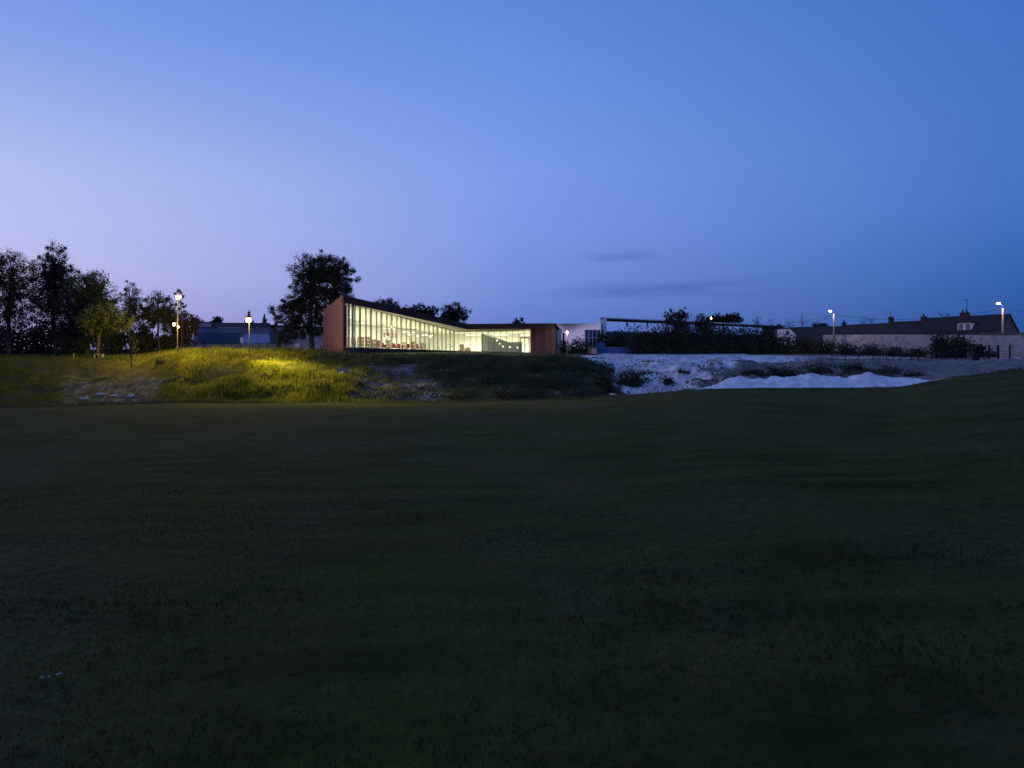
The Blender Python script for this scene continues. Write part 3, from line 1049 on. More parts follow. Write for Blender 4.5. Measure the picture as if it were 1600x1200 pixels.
# glass front: panes, mullions with inner fins, transom, door
def bay(g0, g1, t0, t1, i, k, nn, fin):
    p, q = i / k, (i + 1) / k
    a, b, c, d = g0.lerp(g1, p), g0.lerp(g1, q), t0.lerp(t1, p), t0.lerp(t1, q)
    u = (b - a).normalized() * .028
    MB().wall((a.x + u.x, a.y + u.y), (b.x - u.x, b.y - u.y), (a.z + .03, c.z - .03), (b.z + .03, d.z - .03), .02, -nn).build('glass_pane', M['lib_glass'], lib)
    MB().wall((a.x - u.x + nn.x * .06, a.y - u.y + nn.y * .06), (a.x + u.x + nn.x * .06, a.y + u.y + nn.y * .06), (a.z, c.z), (a.z, c.z), .08, -nn).build('mullion', M['mullion'], lib)
    if fin:
        MB().wall((a.x - u.x - nn.x * .07, a.y - u.y - nn.y * .07), (a.x + u.x * .4 - nn.x * .07, a.y + u.y * .4 - nn.y * .07), (a.z, c.z - .05), (a.z, c.z - .05), fin, -nn).build('fin', M['fin'], lib)


for i in range(24):
    bay(G0, G1, T0, T1, i, 24, n01, .20 if i % 2 else .08)
for i in range(12):
    bay(G1, G2, T1, T2, i, 12, n12, .12)
MB().wall((G2.x - .05, G2.y - .06), (G2.x + .02, G2.y - .06), (G2.z, T2.z), (G2.z, T2.z), .12, (0, 1)).build('mullion', M['mullion'], lib)
ta, tb_ = G0.lerp(G1, 0), G0.lerp(G1, .6)
MB().beam((ta.x + n01.x * .07, ta.y + n01.y * .07, 6.28), (tb_.x + n01.x * .07, tb_.y + n01.y * .07, 6.14), .06, .07).build('transom', M['mullion'], lib)
for a, b, nn in ((G0, G1, n01), (G1, G2, n12)):
    MB().beam(a + nn * .06, b + nn * .06, .12, .09).build('sill_rail', M['mullion'], lib)
for a, b, nn in ((T0, T1, n01), (T1, T2, n12)):
    MB().beam(a + nn * .06 - Vector((0, 0, .06)), b + nn * .06 - Vector((0, 0, .06)), .1, .08).build('head_rail', M['mullion'], lib)
c = G0.lerp(G1, .078)
MB().box((c.x - n01.x * .3, c.y - n01.y * .3, (c.z + T0.lerp(T1, .078).z) / 2), (.22, .22, T0.lerp(T1, .078).z - c.z - .1), .6).build('column', M['column'], lib)
# corner post at the left edge
MB().box((G0.x + .02, G0.y + .05, (G0.z + T0.z) / 2), (.16, .16, T0.z - G0.z), .6).build('corner_post', M['plinth'], lib)
# door at the right end
D0, D1 = P(812, 551, 111.85), P(827.5, 551, 111.85)
dh = Z_(527, 111.85)
dr = MB()
dr.wall((D0.x, D0.y), (D0.x + .14, D0.y), (D0.z, dh), (D0.z, dh), .1, (0, 1))
dr.wall((D1.x - .14, D1.y), (D1.x, D1.y), (D0.z, dh), (D0.z, dh), .1, (0, 1))
dr.wall((D0.x + .14, D0.y), (D1.x - .14, D1.y), (dh - .16, dh), (dh - .16, dh), .1, (0, 1))
dr.wall((lerp(D0.x, D1.x, .5) - .06, D0.y), (lerp(D0.x, D1.x, .5) + .06, D0.y), (D0.z, dh - .16), (D0.z, dh - .16), .1, (0, 1))
door = dr.build('door', M['mullion'], lib)
MB().beam((lerp(D0.x, D1.x, .5) + .14, D0.y - .06, D0.z + .9), (lerp(D0.x, D1.x, .5) + .14, D0.y - .06, D0.z + 1.3), .05, .05).build('handle', M['steel'], door)

# lights of the library: ceiling fixtures with the lamps in them
def area(name, loc, sx, sy, power, col, rz=0.0, tilt=(0, 0)):
    l = bpy.data.lights.new(name, 'AREA')
    l.shape = 'RECTANGLE'; l.size, l.size_y = sx, sy
    l.energy, l.color = power, col
    o = bpy.data.objects.new(name, l)
    o.location = loc
    o.rotation_euler = (tilt[0], tilt[1], rz)
    COL.objects.link(o)
    return o


LIBC = (1.0, .94, .70)
mid0, mid1 = Vector((-22.4, 97.5, 0)), Vector((-11.2, 117.0, 0))
ang = math.atan2((mid1 - mid0).y, (mid1 - mid0).x)
for i, zc in enumerate((7.6, 7.0, 6.5, 6.1, 5.8)):
    p = mid0.lerp(mid1, (i + .4) / 5)
    MB().box((p.x, p.y, zc), (2.6, .28, .08), ang).build('ceiling_lamp', M['fixture'], lib)
    l = area('library_light', (p.x, p.y, zc - .06), 2.6, 1.2, 880, LIBC, ang)
for i in range(3):
    px_ = -6.0 + i * 4.2
    MB().box((px_, 118.4, 6.0), (2.2, .28, .08)).build('ceiling_lamp', M['fixture'], lib)
    area('library_light', (px_, 118.4, 5.94), 2.2, 1.2, 1000, LIBC)
for px, py, Y in ((640, 523, 112), (653, 525, 114), (664, 523.5, 116), (672, 526, 117)):
    MB().ball(P(px, py, Y), .22, 10, 6, (1, 1, .6)).build('pendant_lamp', M['pendant'], lib, smooth=True)
    p = P(px, py, Y)
    MB().tube([p + Vector((0, 0, .1)), (p.x, p.y, 6.5)], .012, 4).build('cord', M['steel'], lib)


# shelves and chairs in the library
def bookshelf(px, Y, w, h, rows, label, ang=0.35):
    x = X_(px, Y)
    r = thing('bookshelf', (x, Y, 3.45), label, 'bookshelf', 'bookshelves inside the glowing library')
    fz_ = 3.42
    ca, sa = math.cos(ang), math.sin(ang)

    def at(u, d, z):
        return (x + u * ca - d * sa, Y + u * sa + d * ca, fz_ + z)
    fr = MB()
    for u in (-w / 2 + .02, w / 2 - .02):
        fr.box(at(u, 0, h / 2), (.04, .34, h), ang)
    fr.box(at(0, .16, h / 2), (w - .08, .02, h), ang)
    fr.build('frame', M['shelf'], r)
    bk = MB()
    for i in range(rows + 1):
        MB().box(at(0, -.01, .06 + i * (h - .1) / rows), (w - .085, .3, .03), ang).build('shelf', M['shelf'], r)
    for i in range(rows):
        z0 = .08 + i * (h - .1) / rows
        u = -w / 2 + .1
        while u < w / 2 - .15:
            if rnd.random() < .66:
                bw, bh = rnd.uniform(.04, .14), (h / rows) * rnd.uniform(.5, .78)
                bk.box(at(u, 0, z0 + bh / 2), (bw * .9, .2, bh), ang)
                u += bw
            else:
                u += rnd.uniform(.05, .2)
    b = bk.build('books', M['books'], r)
    b['kind'] = 'stuff'


bookshelf(543, 101, 1.1, 1.7, 4, 'white bookshelf full of dark books behind the first left pane')
bookshelf(552, 101, .9, 1.6, 4, 'white bookshelf right beside the blue grey column')
bookshelf(563, 102, 1.1, 1.8, 4, 'tall bookshelf, second to the right of the blue grey column')
bookshelf(573, 102.5, 1.1, 1.8, 4, 'tall bookshelf, third to the right of the blue grey column')
bookshelf(583, 103.5, 1.0, 1.5, 3, 'lower pale bookshelf left of the first red armchair')
bookshelf(592, 104, 1.0, 1.4, 3, 'low pale bookshelf just left of the first red armchair')
bookshelf(607, 106, 1.1, 1.5, 3, 'bookshelf between the first and second red armchairs')
bookshelf(632, 109, .9, 1.3, 3, 'short bookshelf between the third and fourth red armchairs')
bookshelf(646, 110, 1.0, 1.4, 3, 'short bookshelf between the two rightmost red armchairs')
bookshelf(661, 112, 1.0, 1.3, 3, 'short bookshelf right of the last red armchair')
bookshelf(722, 117.5, .8, 1.2, 2, 'small bookshelf at the inner corner of the glass front', 0)
bookshelf(730, 118, 1.0, .7, 1, 'low display shelf near the inner corner of the glass front', 0)


def armchair(px, Y, rz, label):
    x = X_(px, Y)
    z = 3.46
    r = thing('armchair', (x, Y, z), label, 'armchair', 'red armchairs behind the library glass')
    ca, sa = math.cos(rz), math.sin(rz)

    def bx(mb, c, s):
        return mb.box((x + c[0] * ca - c[1] * sa, Y + c[0] * sa + c[1] * ca, z + c[2]), s, rz)
    bx(MB(), (0, 0, .32), (.62, .6, .22)).build('seat', M['red_fabric'], r)
    bx(MB(), (0, .28, .58), (.62, .14, .5)).build('backrest', M['red_fabric'], r)
    for s in (-1, 1):
        bx(MB(), (s * .36, 0, .42), (.1, .6, .36)).build('armrest', M['red_fabric'], r)
    for sx in (-1, 1):
        for sy in (-1, 1):
            bx(MB(), (sx * .28, sy * .24, .1), (.05, .05, .24)).build('leg', M['steel'], r)


for px, Y, rz, lab in ((599, 100.6, 2.6, 'red armchair furthest left behind the glass front'),
                       (615, 102.6, 2.9, 'red armchair, second from the left along the glass'),
                       (624.5, 103.6, 2.3, 'red armchair in the middle of the row of five'),
                       (639, 105.2, 3.1, 'widest looking red armchair, fourth from the left'),
                       (653, 106.6, 2.4, 'red armchair furthest right behind the glass front')):
    armchair(px, Y, rz, lab)

# posters on the back wall
for i, (px, py) in enumerate(((601, 523), (607, 523.5), (613, 524), (619, 524.5))):
    Y = 112.6 + i * .9
    p = P(px, py, Y)
    pr = thing('poster', p, ('dark framed poster, first from the left on the library back wall', 'dark framed poster, second from the left on the library back wall',
                             'dark framed poster, third from the left on the library back wall', 'dark framed poster, last on the right of the library back wall')[i], 'poster', 'posters inside the library')
    MB().box(p, (.42, .04, .66), 1.02).build('frame', M['plinth'], pr)
    MB().box((p.x + .04, p.y - .025, p.z), (.34, .01, .56), 1.02).build('sheet', M['books'], pr)


# ------------------------------------------------------------------ lamps
def point(name, loc, power, col, r=.12):
    l = bpy.data.lights.new(name, 'POINT')
    l.energy, l.color, l.shadow_soft_size = power, col, r
    o = bpy.data.objects.new(name, l)
    o.location = loc
    COL.objects.link(o)
    return o


def spot(name, loc, target, power, col, size, blend=.8, r=.12):
    l = bpy.data.lights.new(name, 'SPOT')
    l.energy, l.color, l.shadow_soft_size = power, col, r
    l.spot_size, l.spot_blend = math.radians(size), blend
    o = bpy.data.objects.new(name, l)
    o.location = loc
    d = Vector(target) - Vector(loc)
    o.rotation_euler = d.to_track_quat('-Z', 'Y').to_euler()
    COL.objects.link(o)
    return o


SOD = (1.0, .60, .13)
# tall park mast with a big lantern and two smaller ones
Y = 83.0
b = P(277.5, 556, Y); b.z = zg(b.x, Y)
lp = thing('park_lamp', b, 'tall black park lamp post with one high lantern and two lower ones', 'street lamp', 'sodium lamps in the park')
h0 = P(279, 464, Y)
MB().tube([b - Vector((0, 0, .3)), (b.x, Y, b.z + .9), (b.x, Y, b.z + .95), (b.x, Y, h0.z - .2)], [.13, .12, .075, .05], 8).build('pole', M['steel'], lp)
MB().tube([(h0.x, Y, h0.z + .18), (h0.x, Y, h0.z + .34)], [.36, .05], 10).build('cap', M['steel'], lp)
MB().ball((h0.x, Y - .02, h0.z), .31, 12, 8, (1, 1, .85)).build('lantern', M['sodium'], lp, smooth=True)
for px, py, r in ((272.6, 507, .17), (279.5, 511, .13)):
    q = P(px, py, Y)
    MB().beam((b.x, Y, q.z + .14), (q.x, Y, q.z + .2), .05, .05).build('arm', M['steel'], lp)
    MB().ball((q.x, Y - .1, q.z), r, 10, 6).build('lantern', M['sodium'] if r > .15 else M['sodium_small'], lp, smooth=True)
point('park_light', (h0.x - .2, Y - 1.3, h0.z - .5), 1700, (1.0, .68, .12))
point('park_light_low', P(266, 508, Y - 1.4), 3500, (1.0, .64, .12))
spot('park_beam', P(267, 509, Y - 1.4), P(350, 588, 72), 15000, (1.0, .70, .11), 46, 1.0)
# floodlight on the mound
Y = 80.5
b = P(389.5, 548, Y); b.z = zg(b.x, Y)
lp = thing('park_lamp', b, 'bright sodium floodlight on a thin post above the long grass mound', 'street lamp', 'sodium lamps in the park')
h0 = P(388.5, 500, Y)
MB().tube([b - Vector((0, 0, .3)), (b.x, Y, h0.z)], [.06, .045], 8).build('pole', M['steel'], lp)
MB().box((h0.x, Y + .1, h0.z + .24), (.62, .4, .1), .3).build('hood', M['steel'], lp)
MB().ball((h0.x, Y, h0.z), .31, 12, 8, (1, 1, .85)).build('lantern', M['sodium'], lp, smooth=True)
point('flood_light', (h0.x, Y - 1.0, h0.z - .4), 2900, (1.0, .72, .12))
spot('flood_beam', (h0.x + .3, Y - .8, h0.z - .2), P(470, 590, 73.5), 42000, (1.0, .76, .09), 62, 1.0)

# small lamp beside the library's right end
Y = 106.4
b = P(886, 553, Y); b.z = zg(b.x, Y)
lp = thing('path_lamp', b, 'thin lamp post with a small pale globe beside the library right end', 'street lamp')
h0 = P(886, 519.5, Y)
MB().tube([b - Vector((0, 0, .3)), (b.x, Y, h0.z - .2)], [.08, .06], 8).build('pole', M['pole'], lp)
MB().ball((h0.x, Y, h0.z), .2, 12, 8).build('globe', M['house_lamp'], lp, smooth=True)
point('path_light', (h0.x, Y - .35, h0.z), 120, (1, .70, .42))
# sodium lamp behind the right-hand bushes
Y = 150.0
b = P(1110, 545, Y)
lp = thing('street_lamp', b, 'small orange street lamp glowing between the bushes right of centre', 'street lamp')
h0 = P(1110.5, 497.5, Y)
MB().tube([b - Vector((0, 0, .5)), (b.x, Y, h0.z)], [.1, .06], 8).build('pole', M['steel'], lp)
MB().ball((h0.x, Y - .2, h0.z), .2, 10, 6).build('lantern', M['sodium_small'], lp, smooth=True)
point('street_light', (h0.x, Y - .6, h0.z), 500, SOD)

POLES = []
for px, top, hx_, hy_, Y, lab, power in ((1303, 491, 1296.5, 486, 121, 'concrete utility pole with lit lamp above the terraced roofs, the smaller one', 350),
                                          (1567, 482, 1559.5, 474, 99, 'concrete utility pole with lit lamp at the far right, by the gable', 450)):
    b = P(px, 548, Y); b.z = zg(b.x, Y)
    t = P(px, top, Y)
    up = thing('utility_pole', b, lab, 'utility pole', 'utility poles along the street')
    MB().tube([b - Vector((0, 0, .4)), t], [.2, .12], 8).build('pole', M['pole'], up)
    h = P(hx_, hy_, Y)
    MB().tube([t - Vector((0, 0, .5)), t + Vector((0, 0, .1)), (lerp(t.x, h.x, .6), Y, h.z + .16), (h.x, Y, h.z + .14)], [.04, .04, .035, .03], 6).build('bracket', M['steel'], up)
    MB().box((h.x, Y, h.z + .13), (.62, .26, .1)).build('hood', M['steel'], up)
    MB().ball((h.x, Y - .03, h.z), .21, 10, 6, (1.2, 1, .7)).build('lamp_bulb', M['warm_lamp'], up, smooth=True)
    MB().beam((t.x - .45, Y, t.z - .15), (t.x + .45, Y, t.z - .15), .06, .06).build('crossarm', M['steel'], up)
    point('pole_light', (h.x, Y - .45, h.z - .25), power, (1, .84, .72))
    POLES.append(t)


def cable(a, b, sag, label):
    pts = []
    for i in range(15):
        t = i / 14
        p = Vector(a).lerp(Vector(b), t)
        p.z -= sag * 4 * t * (1 - t)
        pts.append(p)
    o = MB().tube(pts, .022, 4).build('overhead_cable', M['steel'], None, pts[0])
    tag(o, label, 'cable', 'overhead cables between the utility poles')


p0, p1 = POLES
cable(p0 + Vector((.3, 0, -.1)), p1 + Vector((-.3, 0, -.1)), 1.0, 'overhead cable running between the two utility poles')
cable(p0 + Vector((-.3, 0, -.1)), P(1195, 504, 135), .5, 'overhead cable from the smaller pole leftward, the upper of two')
cable(p0 + Vector((-.1, 0, -.5)), P(1195, 509, 134), .4, 'overhead cable from the smaller pole leftward, the lower of two')
cable(p1 + Vector((.3, 0, -.1)), P(1700, 486, 92), .3, 'overhead cable leaving the right pole past the picture edge')

# ------------------------------------------------------------------ blue hall on the left
Y = 130.0
hall = thing('blue_hall', P(362, 548, Y), 'long low blue clad hall behind the floodlit mound', 'building')


def slab(parent, name, mat, x0, x1, y0, y1, Y, t=.25, back=True):
    """upright slab facing the viewer between photo columns x0..x1 and rows y0 (top)..y1 (bottom)"""
    a, b = X_(x0, Y), X_(x1, Y)
    return MB().wall((a, Y), (b, Y), (Z_(y1, Y), Z_(y0, Y)), (Z_(y1, Y), Z_(y0, Y)), t, (0, 1)).build(name, mat, parent)


for x0, x1 in ((303, 309), (309, 331), (331, 354), (354, 377.5)):
    slab(hall, 'upper_panel', M['blue_mid'], x0 + .15, x1, 511.6, 520.8, Y - .1)
for x0, x1 in ((309, 326), (326, 343), (343, 360), (360, 374.6)):
    slab(hall, 'lower_panel', M['blue_dark'], x0 + .15, x1, 521, 550, Y)
slab(hall, 'side_panel', M['blue_mid'], 303, 309, 521, 550, Y - .05)
for x0, x1 in ((380.6, 390), (390, 400), (400, 411), (411, 421)):
    slab(hall, 'pale_panel', M['blue_pale'], x0 + .2, x1, 521, 550, Y - .02)
slab(hall, 'upper_panel', M['blue_mid'], 377.7, 399, 511.6, 520.8, Y - .1)
slab(hall, 'upper_panel', M['blue_mid'], 399.2, 421, 511.6, 520.8, Y - .1)
slab(hall, 'door', M['render_white'], 375, 380.4, 527, 550, Y - .06)
slab(hall, 'door_head', M['blue_mid'], 374.7, 380.5, 521, 526.8, Y)
MB().prism([P(303, 511.5, Y - .3), P(421, 511.5, Y - .3), P(424, 511.5, Y + 14), P(306, 511.5, Y + 14)],
           [P(331, 504, Y + .6), P(419, 504.5, Y + .6), P(422, 505, Y + 13), P(333, 504, Y + 13)]).build('roof', M['roof_dark'], hall)
slab(hall, 'roof_light', M['pale_glass'], 309, 330.5, 504, 511.3, Y - .2, 3.0)
MB().beam(P(308.5, 503.4, Y - .3), P(331, 503.4, Y - .3), .3, .14).build('roof_light_trim', M['roof_dark'], hall)
MB().wall((X_(303, Y) + .05, Y + .3), (X_(421, Y) - .05, Y + .3), (3, 7.7), (3, 7.7), 13, (0, 1)).build('body', M['render_grey'], hall)

# mauve rendered hall between the blue hall and the library
Y = 134.0
mh = thing('rendered_hall', P(462, 548, Y), 'pale mauve rendered hall partly behind the big round tree', 'building')
MB().prism([(X_(421.5, Y), Y, 3), (X_(520, Y), Y, 3), (X_(520, Y), Y + 12, 3), (X_(421.5, Y), Y + 12, 3)],
           [(X_(421.5, Y), Y, Z_(509, Y)), (X_(520, Y), Y, Z_(513, Y)), (X_(520, Y), Y + 12, Z_(513, Y)), (X_(421.5, Y), Y + 12, Z_(509, Y))]).build('wall', M['render_mauve'], mh)
MB().beam(P(421, 508.7, Y - .1), P(520, 512.7, Y - .1), .5, .3).build('coping', M['roof_dark'], mh)
slab(mh, 'window', M['dark_glass'], 470, 478, 519, 530, Y - .06, .2)
slab(mh, 'door', M['roof_dark'], 433, 439, 527, 549, Y - .06, .2)

# low fence in front of the halls
Y = 116.0
fe = thing('garden_fence', P(360, 548, Y), 'low dark fence of panels and posts in front of the blue hall', 'fence')
xs_ = list(range(264, 442, 14))
for i, px in enumerate(xs_):
    MB().box((X_(px, Y), Y, (Z_(534.5, Y) + 2.6) / 2), (.09, .09, Z_(534.5, Y) - 2.6)).build('post', M['steel'], fe)
    if i < len(xs_) - 1:
        a, b = X_(px, Y) + .06, X_(xs_[i + 1], Y) - .06
        MB().wall((a, Y), (b, Y), (3.0, Z_(537.5, Y)), (3.0, Z_(537.5, Y)), .03, (0, 1)).build('panel', M['render_grey'], fe)
MB().beam(P(264, 536.6, Y - .05), P(440, 536.6, Y - .05), .05, .07).build('top_rail', M['steel'], fe)
# grey annexe left of the blue hall
an = thing('annexe', P(285, 545, 127), 'low grey annexe at the left end of the blue hall', 'building')
slab(an, 'wall', M['render_mauve'], 262, 302.5, 532, 550, 127, 4)
MB().beam(P(261, 531.6, 126.8), P(303, 531.6, 126.8), .4, .2).build('roof_edge', M['roof_dark'], an)
slab(an, 'window', M['dark_glass'], 270, 281, 535, 541, 126.93, .2)
slab(an, 'window', M['dark_glass'], 287, 297, 535, 541, 126.93, .2)
# pale lit block before the mauve wall
Y = 112.0
pb = thing('stone_block', P(463, 545, Y), 'pale wedge shaped concrete block by the foot of the mauve wall', 'block')
b0, b1 = P(456, 545, Y), P(469, 545, Y)
MB().prism([(b0.x, Y, 3), (b1.x, Y, 3), (b1.x, Y + 1.2, 3), (b0.x, Y + 1.2, 3)],
           [(b0.x + .5, Y + .1, Z_(536.5, Y)), (b1.x - .1, Y + .1, Z_(537, Y)), (b1.x - .1, Y + 1.1, Z_(537, Y)), (b0.x + .5, Y + 1.1, Z_(536.5, Y))]).build('block', M['stone'], pb)

# ------------------------------------------------------------------ bench and stakes under the lit tree
Y = 86.0
bx0, bx1 = X_(147.5, Y), X_(161.5, Y)
zb = zg((bx0 + bx1) / 2, Y)
bn = thing('bench', ((bx0 + bx1) / 2, Y, zb), 'small pale wooden bench under the lamplit tree', 'bench')
MB().box(((bx0 + bx1) / 2, Y, zb + .52), (bx1 - bx0, .36, .07)).build('seat', M['wood'], bn)
for x in (bx0 + .06, (bx0 + bx1) / 2, bx1 - .06):
    MB().box((x, Y, zb + .22), (.09, .3, .52)).build('leg', M['wood'], bn)
Y = 85.0
X = X_(115, Y)
MB().tube([(X, Y, zg(X, Y) - .2), (X + .02, Y, zg(X, Y) + .55)], [.05, .045], 6).build('stake', M['wood'], None, (X, Y, zg(X, Y)))
tag(bpy.data.objects['stake'], 'short pale wooden stake standing left of the bench', 'stake')

# ------------------------------------------------------------------ white and blue building right of the library
Y = 128.0
wb = thing('school_building', P(1040, 550, Y), 'white and blue low building with thin flat roof behind the dark hedge', 'building')
wA, wB_ = P(866, 505.5, 142), P(939, 505.5, 124)
nW = nrm2(wA, wB_)
MB().wall((wA.x, wA.y), (wB_.x, wB_.y), (2.5, wA.z), (2.5, wB_.z), .3, -nW).build('white_wall', M['pale_metal'], wb)
slab(wb, 'white_pillar', M['render_white'], 938.5, 948, 496.5, 556, Y, .8)
pA, pB = P(938, 496, Y - .3), P(1228, 509, 150)
MB().prism([pA - Vector((0, 0, .22)), pB - Vector((0, 0, .22)), pB + Vector((1, 6, -.22)), pA + Vector((1, 7, -.22))], [pA, pB, pB + Vector((1, 6, 0)), pA + Vector((1, 7, 0))]).build('roof_slab', M['render_grey'], wb)
MB().beam(pA + Vector((0, -.06, -.03)), pB + Vector((0, -.06, -.03)), .08, .17).build('roof_edge', M['render_white'], wb)
for px, y0 in ((980, 498.5), (1012, 500), (1072, 503)):
    slab(wb, 'roof_post', M['render_grey'], px - 1.2, px + 1.2, y0, 510, Y + (px - 938) * .076 + .8, .2)
# facade follows the roof line
q0, q1 = Vector((X_(948, Y), Y + .6, 0)), Vector((X_(1222, 149.5), 150.2, 0))
L_ = (q1 - q0).length
nb = nrm2(q0, q1)
kinds = ['blue_mid', 'blue_dark', 'dark_glass', 'pale_glass', 'dark_glass', 'blue_dark', 'dark_glass', 'render_grey', 'dark_glass', 'blue_mid', 'dark_glass', 'render_grey']
for i, kd in enumerate(kinds):
    a, b = q0.lerp(q1, i / 12), q0.lerp(q1, (i + 1) / 12 - .004)
    nm_ = 'window' if 'glass' in kd else 'facade_panel'
    MB().wall((a.x, a.y), (b.x, b.y), (3, lerp(7.0, 7.0, i / 12) - .2), (3, 6.8), .3, -nb).build(nm_, M[kd], wb)
    MB().wall((b.x, b.y), (b.x + .12, b.y), (3, 6.8), (3, 6.8), .3, -nb).build('mullion', M['render_grey'], wb)
for i in range(5, 12):
    a, b = q0.lerp(q1, (i + .15) / 12), q0.lerp(q1, (i + .8) / 12)
    MB().wall((a.x + nb.x * .1, a.y + nb.y * .1), (b.x + nb.x * .1, b.y + nb.y * .1), (7.02, 7.2), (7.02, 7.2), .08, -nb).build('clerestory', M['render_white'], wb)
MB().wall((q0.x, q0.y), (q1.x, q1.y), (6.8, 7.0), (6.8, 7.0), .35, -nb).build('eaves_band', M['blue_mid'], wb)
# glazed entrance grid left of the pillar
Y = 123.5
slab(wb, 'window', M['dark_glass'], 914, 938.3, 516, 553, Y, .2)
for px in (914, 920, 926, 932, 938):
    slab(wb, 'glazing_bar', M['render_white'], px - .45, px + .45, 515, 553, Y - .12, .1)
for py in (515.5, 528):
    slab(wb, 'glazing_bar', M['render_white'], 913.6, 938.3, py - .4, py + .4, Y - .24, .1)
# yard walls in front
Y = 113.0
yw = thing('yard_wall', P(960, 556, Y), 'low blue painted yard wall in front of the white building', 'wall')
slab(yw, 'wall_panel', M['yard_blue'], 934.5, 945, 535.5, 558, Y, .25)
slab(yw, 'wall_panel', M['yard_blue'], 945.2, 966, 543.5, 558, Y, .25)
slab(yw, 'wall_panel', M['yard_blue'], 966.2, 985, 543.5, 558, Y, .25)
slab(yw, 'coping', M['render_grey'], 944.6, 985.4, 542.6, 543.5, Y - .05, .36)
Y = 111.5
kb = thing('utility_box', P(926, 556, Y), 'pinkish utility cabinet beside the low blue yard wall', 'cabinet')
slab(kb, 'body', M['brick_pale'], 918.5, 934, 542.5, 557, Y, 1.0)
slab(kb, 'lid', M['coping'], 918, 934.4, 541.6, 542.6, Y - .08, 1.15)
slab(kb, 'door', M['render_mauve'], 924, 932, 545, 556, Y - .04, .03)
Y = 111.0
ps = thing('totem_sign', P(880.5, 540, Y), 'narrow dark upright sign left of the small lamp post', 'sign')
slab(ps, 'panel', M['steel'], 879, 882, 520, 556, Y, .18)
slab(ps, 'foot', M['plinth'], 878, 883, 553, 557, Y - .1, .4)

# ------------------------------------------------------------------ houses
def gable_house(name, label, a, b, half, zr, ze_, z0, chim=(), dormer=None, group=None, roofm='slate', overhang=.25):
    """a,b: ridge end points (xy); half: half depth vector"""
    a, b, hf = Vector((a[0], a[1], 0)), Vector((b[0], b[1], 0)), Vector((half[0], half[1], 0))
    r = thing(name, (a + b) / 2 + Vector((0, 0, z0)), label, 'house', group)
    d = (b - a).normalized()
    # walls with gables
    w = MB()
    A, B, C, D = a - hf, b - hf, b + hf, a + hf
    v = [(p.x, p.y, z) for z in (z0, ze_) for p in (A, B, C, D)] + [(a.x, a.y, zr - .12), (b.x, b.y, zr - .12)]
    w.add(v, [(0, 1, 5, 4), (2, 3, 7, 6), (1, 2, 6, 9, 5), (3, 0, 4, 8, 7), (3, 2, 1, 0)])
    w.build('wall', M['brick_pale'], r)
    sl = (zr - ze_)
    o = hf * (1 + overhang / hf.length)
    dz = sl * (1 + overhang / hf.length)
    a2, b2 = a - d * .18, b + d * .18
    rf = MB()
    for s in (-1, 1):
        e0, e1 = a2 + o * s, b2 + o * s
        top = [(a2.x, a2.y, zr), (b2.x, b2.y, zr), (e1.x, e1.y, zr - dz), (e0.x, e0.y, zr - dz)]
        bot = [(x, y, z - .1) for x, y, z in top]
        rf.prism(bot, top)
    roof = rf.build('roof', M[roofm], r)
    g = a2 - o
    h = b2 - o
    MB().tube([(g.x, g.y, zr - dz - .05), (h.x, h.y, zr - dz - .05)], .07, 6).build('gutter', M['render_grey'], r)
    for t, wd, ht, mt, pots in chim:
        p = a.lerp(b, t)
        ch = MB().box((p.x, p.y, zr + ht / 2 - .3), (wd, .55, ht + .6), math.atan2(d.y, d.x)).box((p.x, p.y, zr + ht + .03), (wd + .14, .68, .1), math.atan2(d.y, d.x)).build('chimney', M[mt], roof)
        for k in range(pots):
            u = (k - (pots - 1) / 2) * .55
            MB().tube([(p.x + d.x * u, p.y + d.y * u, zr + ht + .05), (p.x + d.x * u, p.y + d.y * u, zr + ht + .5)], [.15, .11], 8).build('chimney_pot', M['brick'], roof)
    # a window and a door on the street side
    for t in (.25, .7):
        p = a.lerp(b, t) - hf
        nn = -hf.normalized()
        q = d * .5
        wf = MB().wall((p.x - q.x + nn.x * .06, p.y - q.y + nn.y * .06), (p.x + q.x + nn.x * .06, p.y + q.y + nn.y * .06), (z0 + 1.1, z0 + 2.3), (z0 + 1.1, z0 + 2.3), .05, -nn).build('window', M['render_white'], r)
        q = d * .42
        MB().wall((p.x - q.x + nn.x * .08, p.y - q.y + nn.y * .08), (p.x + q.x + nn.x * .08, p.y + q.y + nn.y * .08), (z0 + 1.2, z0 + 2.2), (z0 + 1.2, z0 + 2.2), .05, -nn).build('pane', M['dark_glass'], wf)
    if dormer is not None:
        p = a.lerp(b, dormer) - hf * .62
        nn = -hf.normalized()
        q = d * .95
        zc = zr - sl * .62
        dm = MB()
        dm.wall((p.x - q.x + nn.x * .5, p.y - q.y + nn.y * .5), (p.x + q.x + nn.x * .5, p.y + q.y + nn.y * .5), (zc - .7, zc + .55), (zc - .7, zc + .55), 1.6, -nn)
        do = dm.build('dormer', M['render_white'], roof)
        MB().wall((p.x - q.x * 1.25 + nn.x * .75, p.y - q.y * 1.25 + nn.y * .75), (p.x + q.x * 1.25 + nn.x * .75, p.y + q.y * 1.25 + nn.y * .75), (zc + .56, zc + .68), (zc + .56, zc + .68), 2.2, -nn).build('dormer_roof', M['slate'], roof)
        for s in (-.5, .5):
            c_ = p + d * (s * .95)
            q2 = d * .36
            MB().wall((c_.x - q2.x + nn.x * .52, c_.y - q2.y + nn.y * .52), (c_.x + q2.x + nn.x * .52, c_.y + q2.y + nn.y * .52), (zc - .5, zc + .4), (zc - .5, zc + .4), .05, -nn).build('dormer_window', M['pale_glass'], roof)
    return r, roof, d


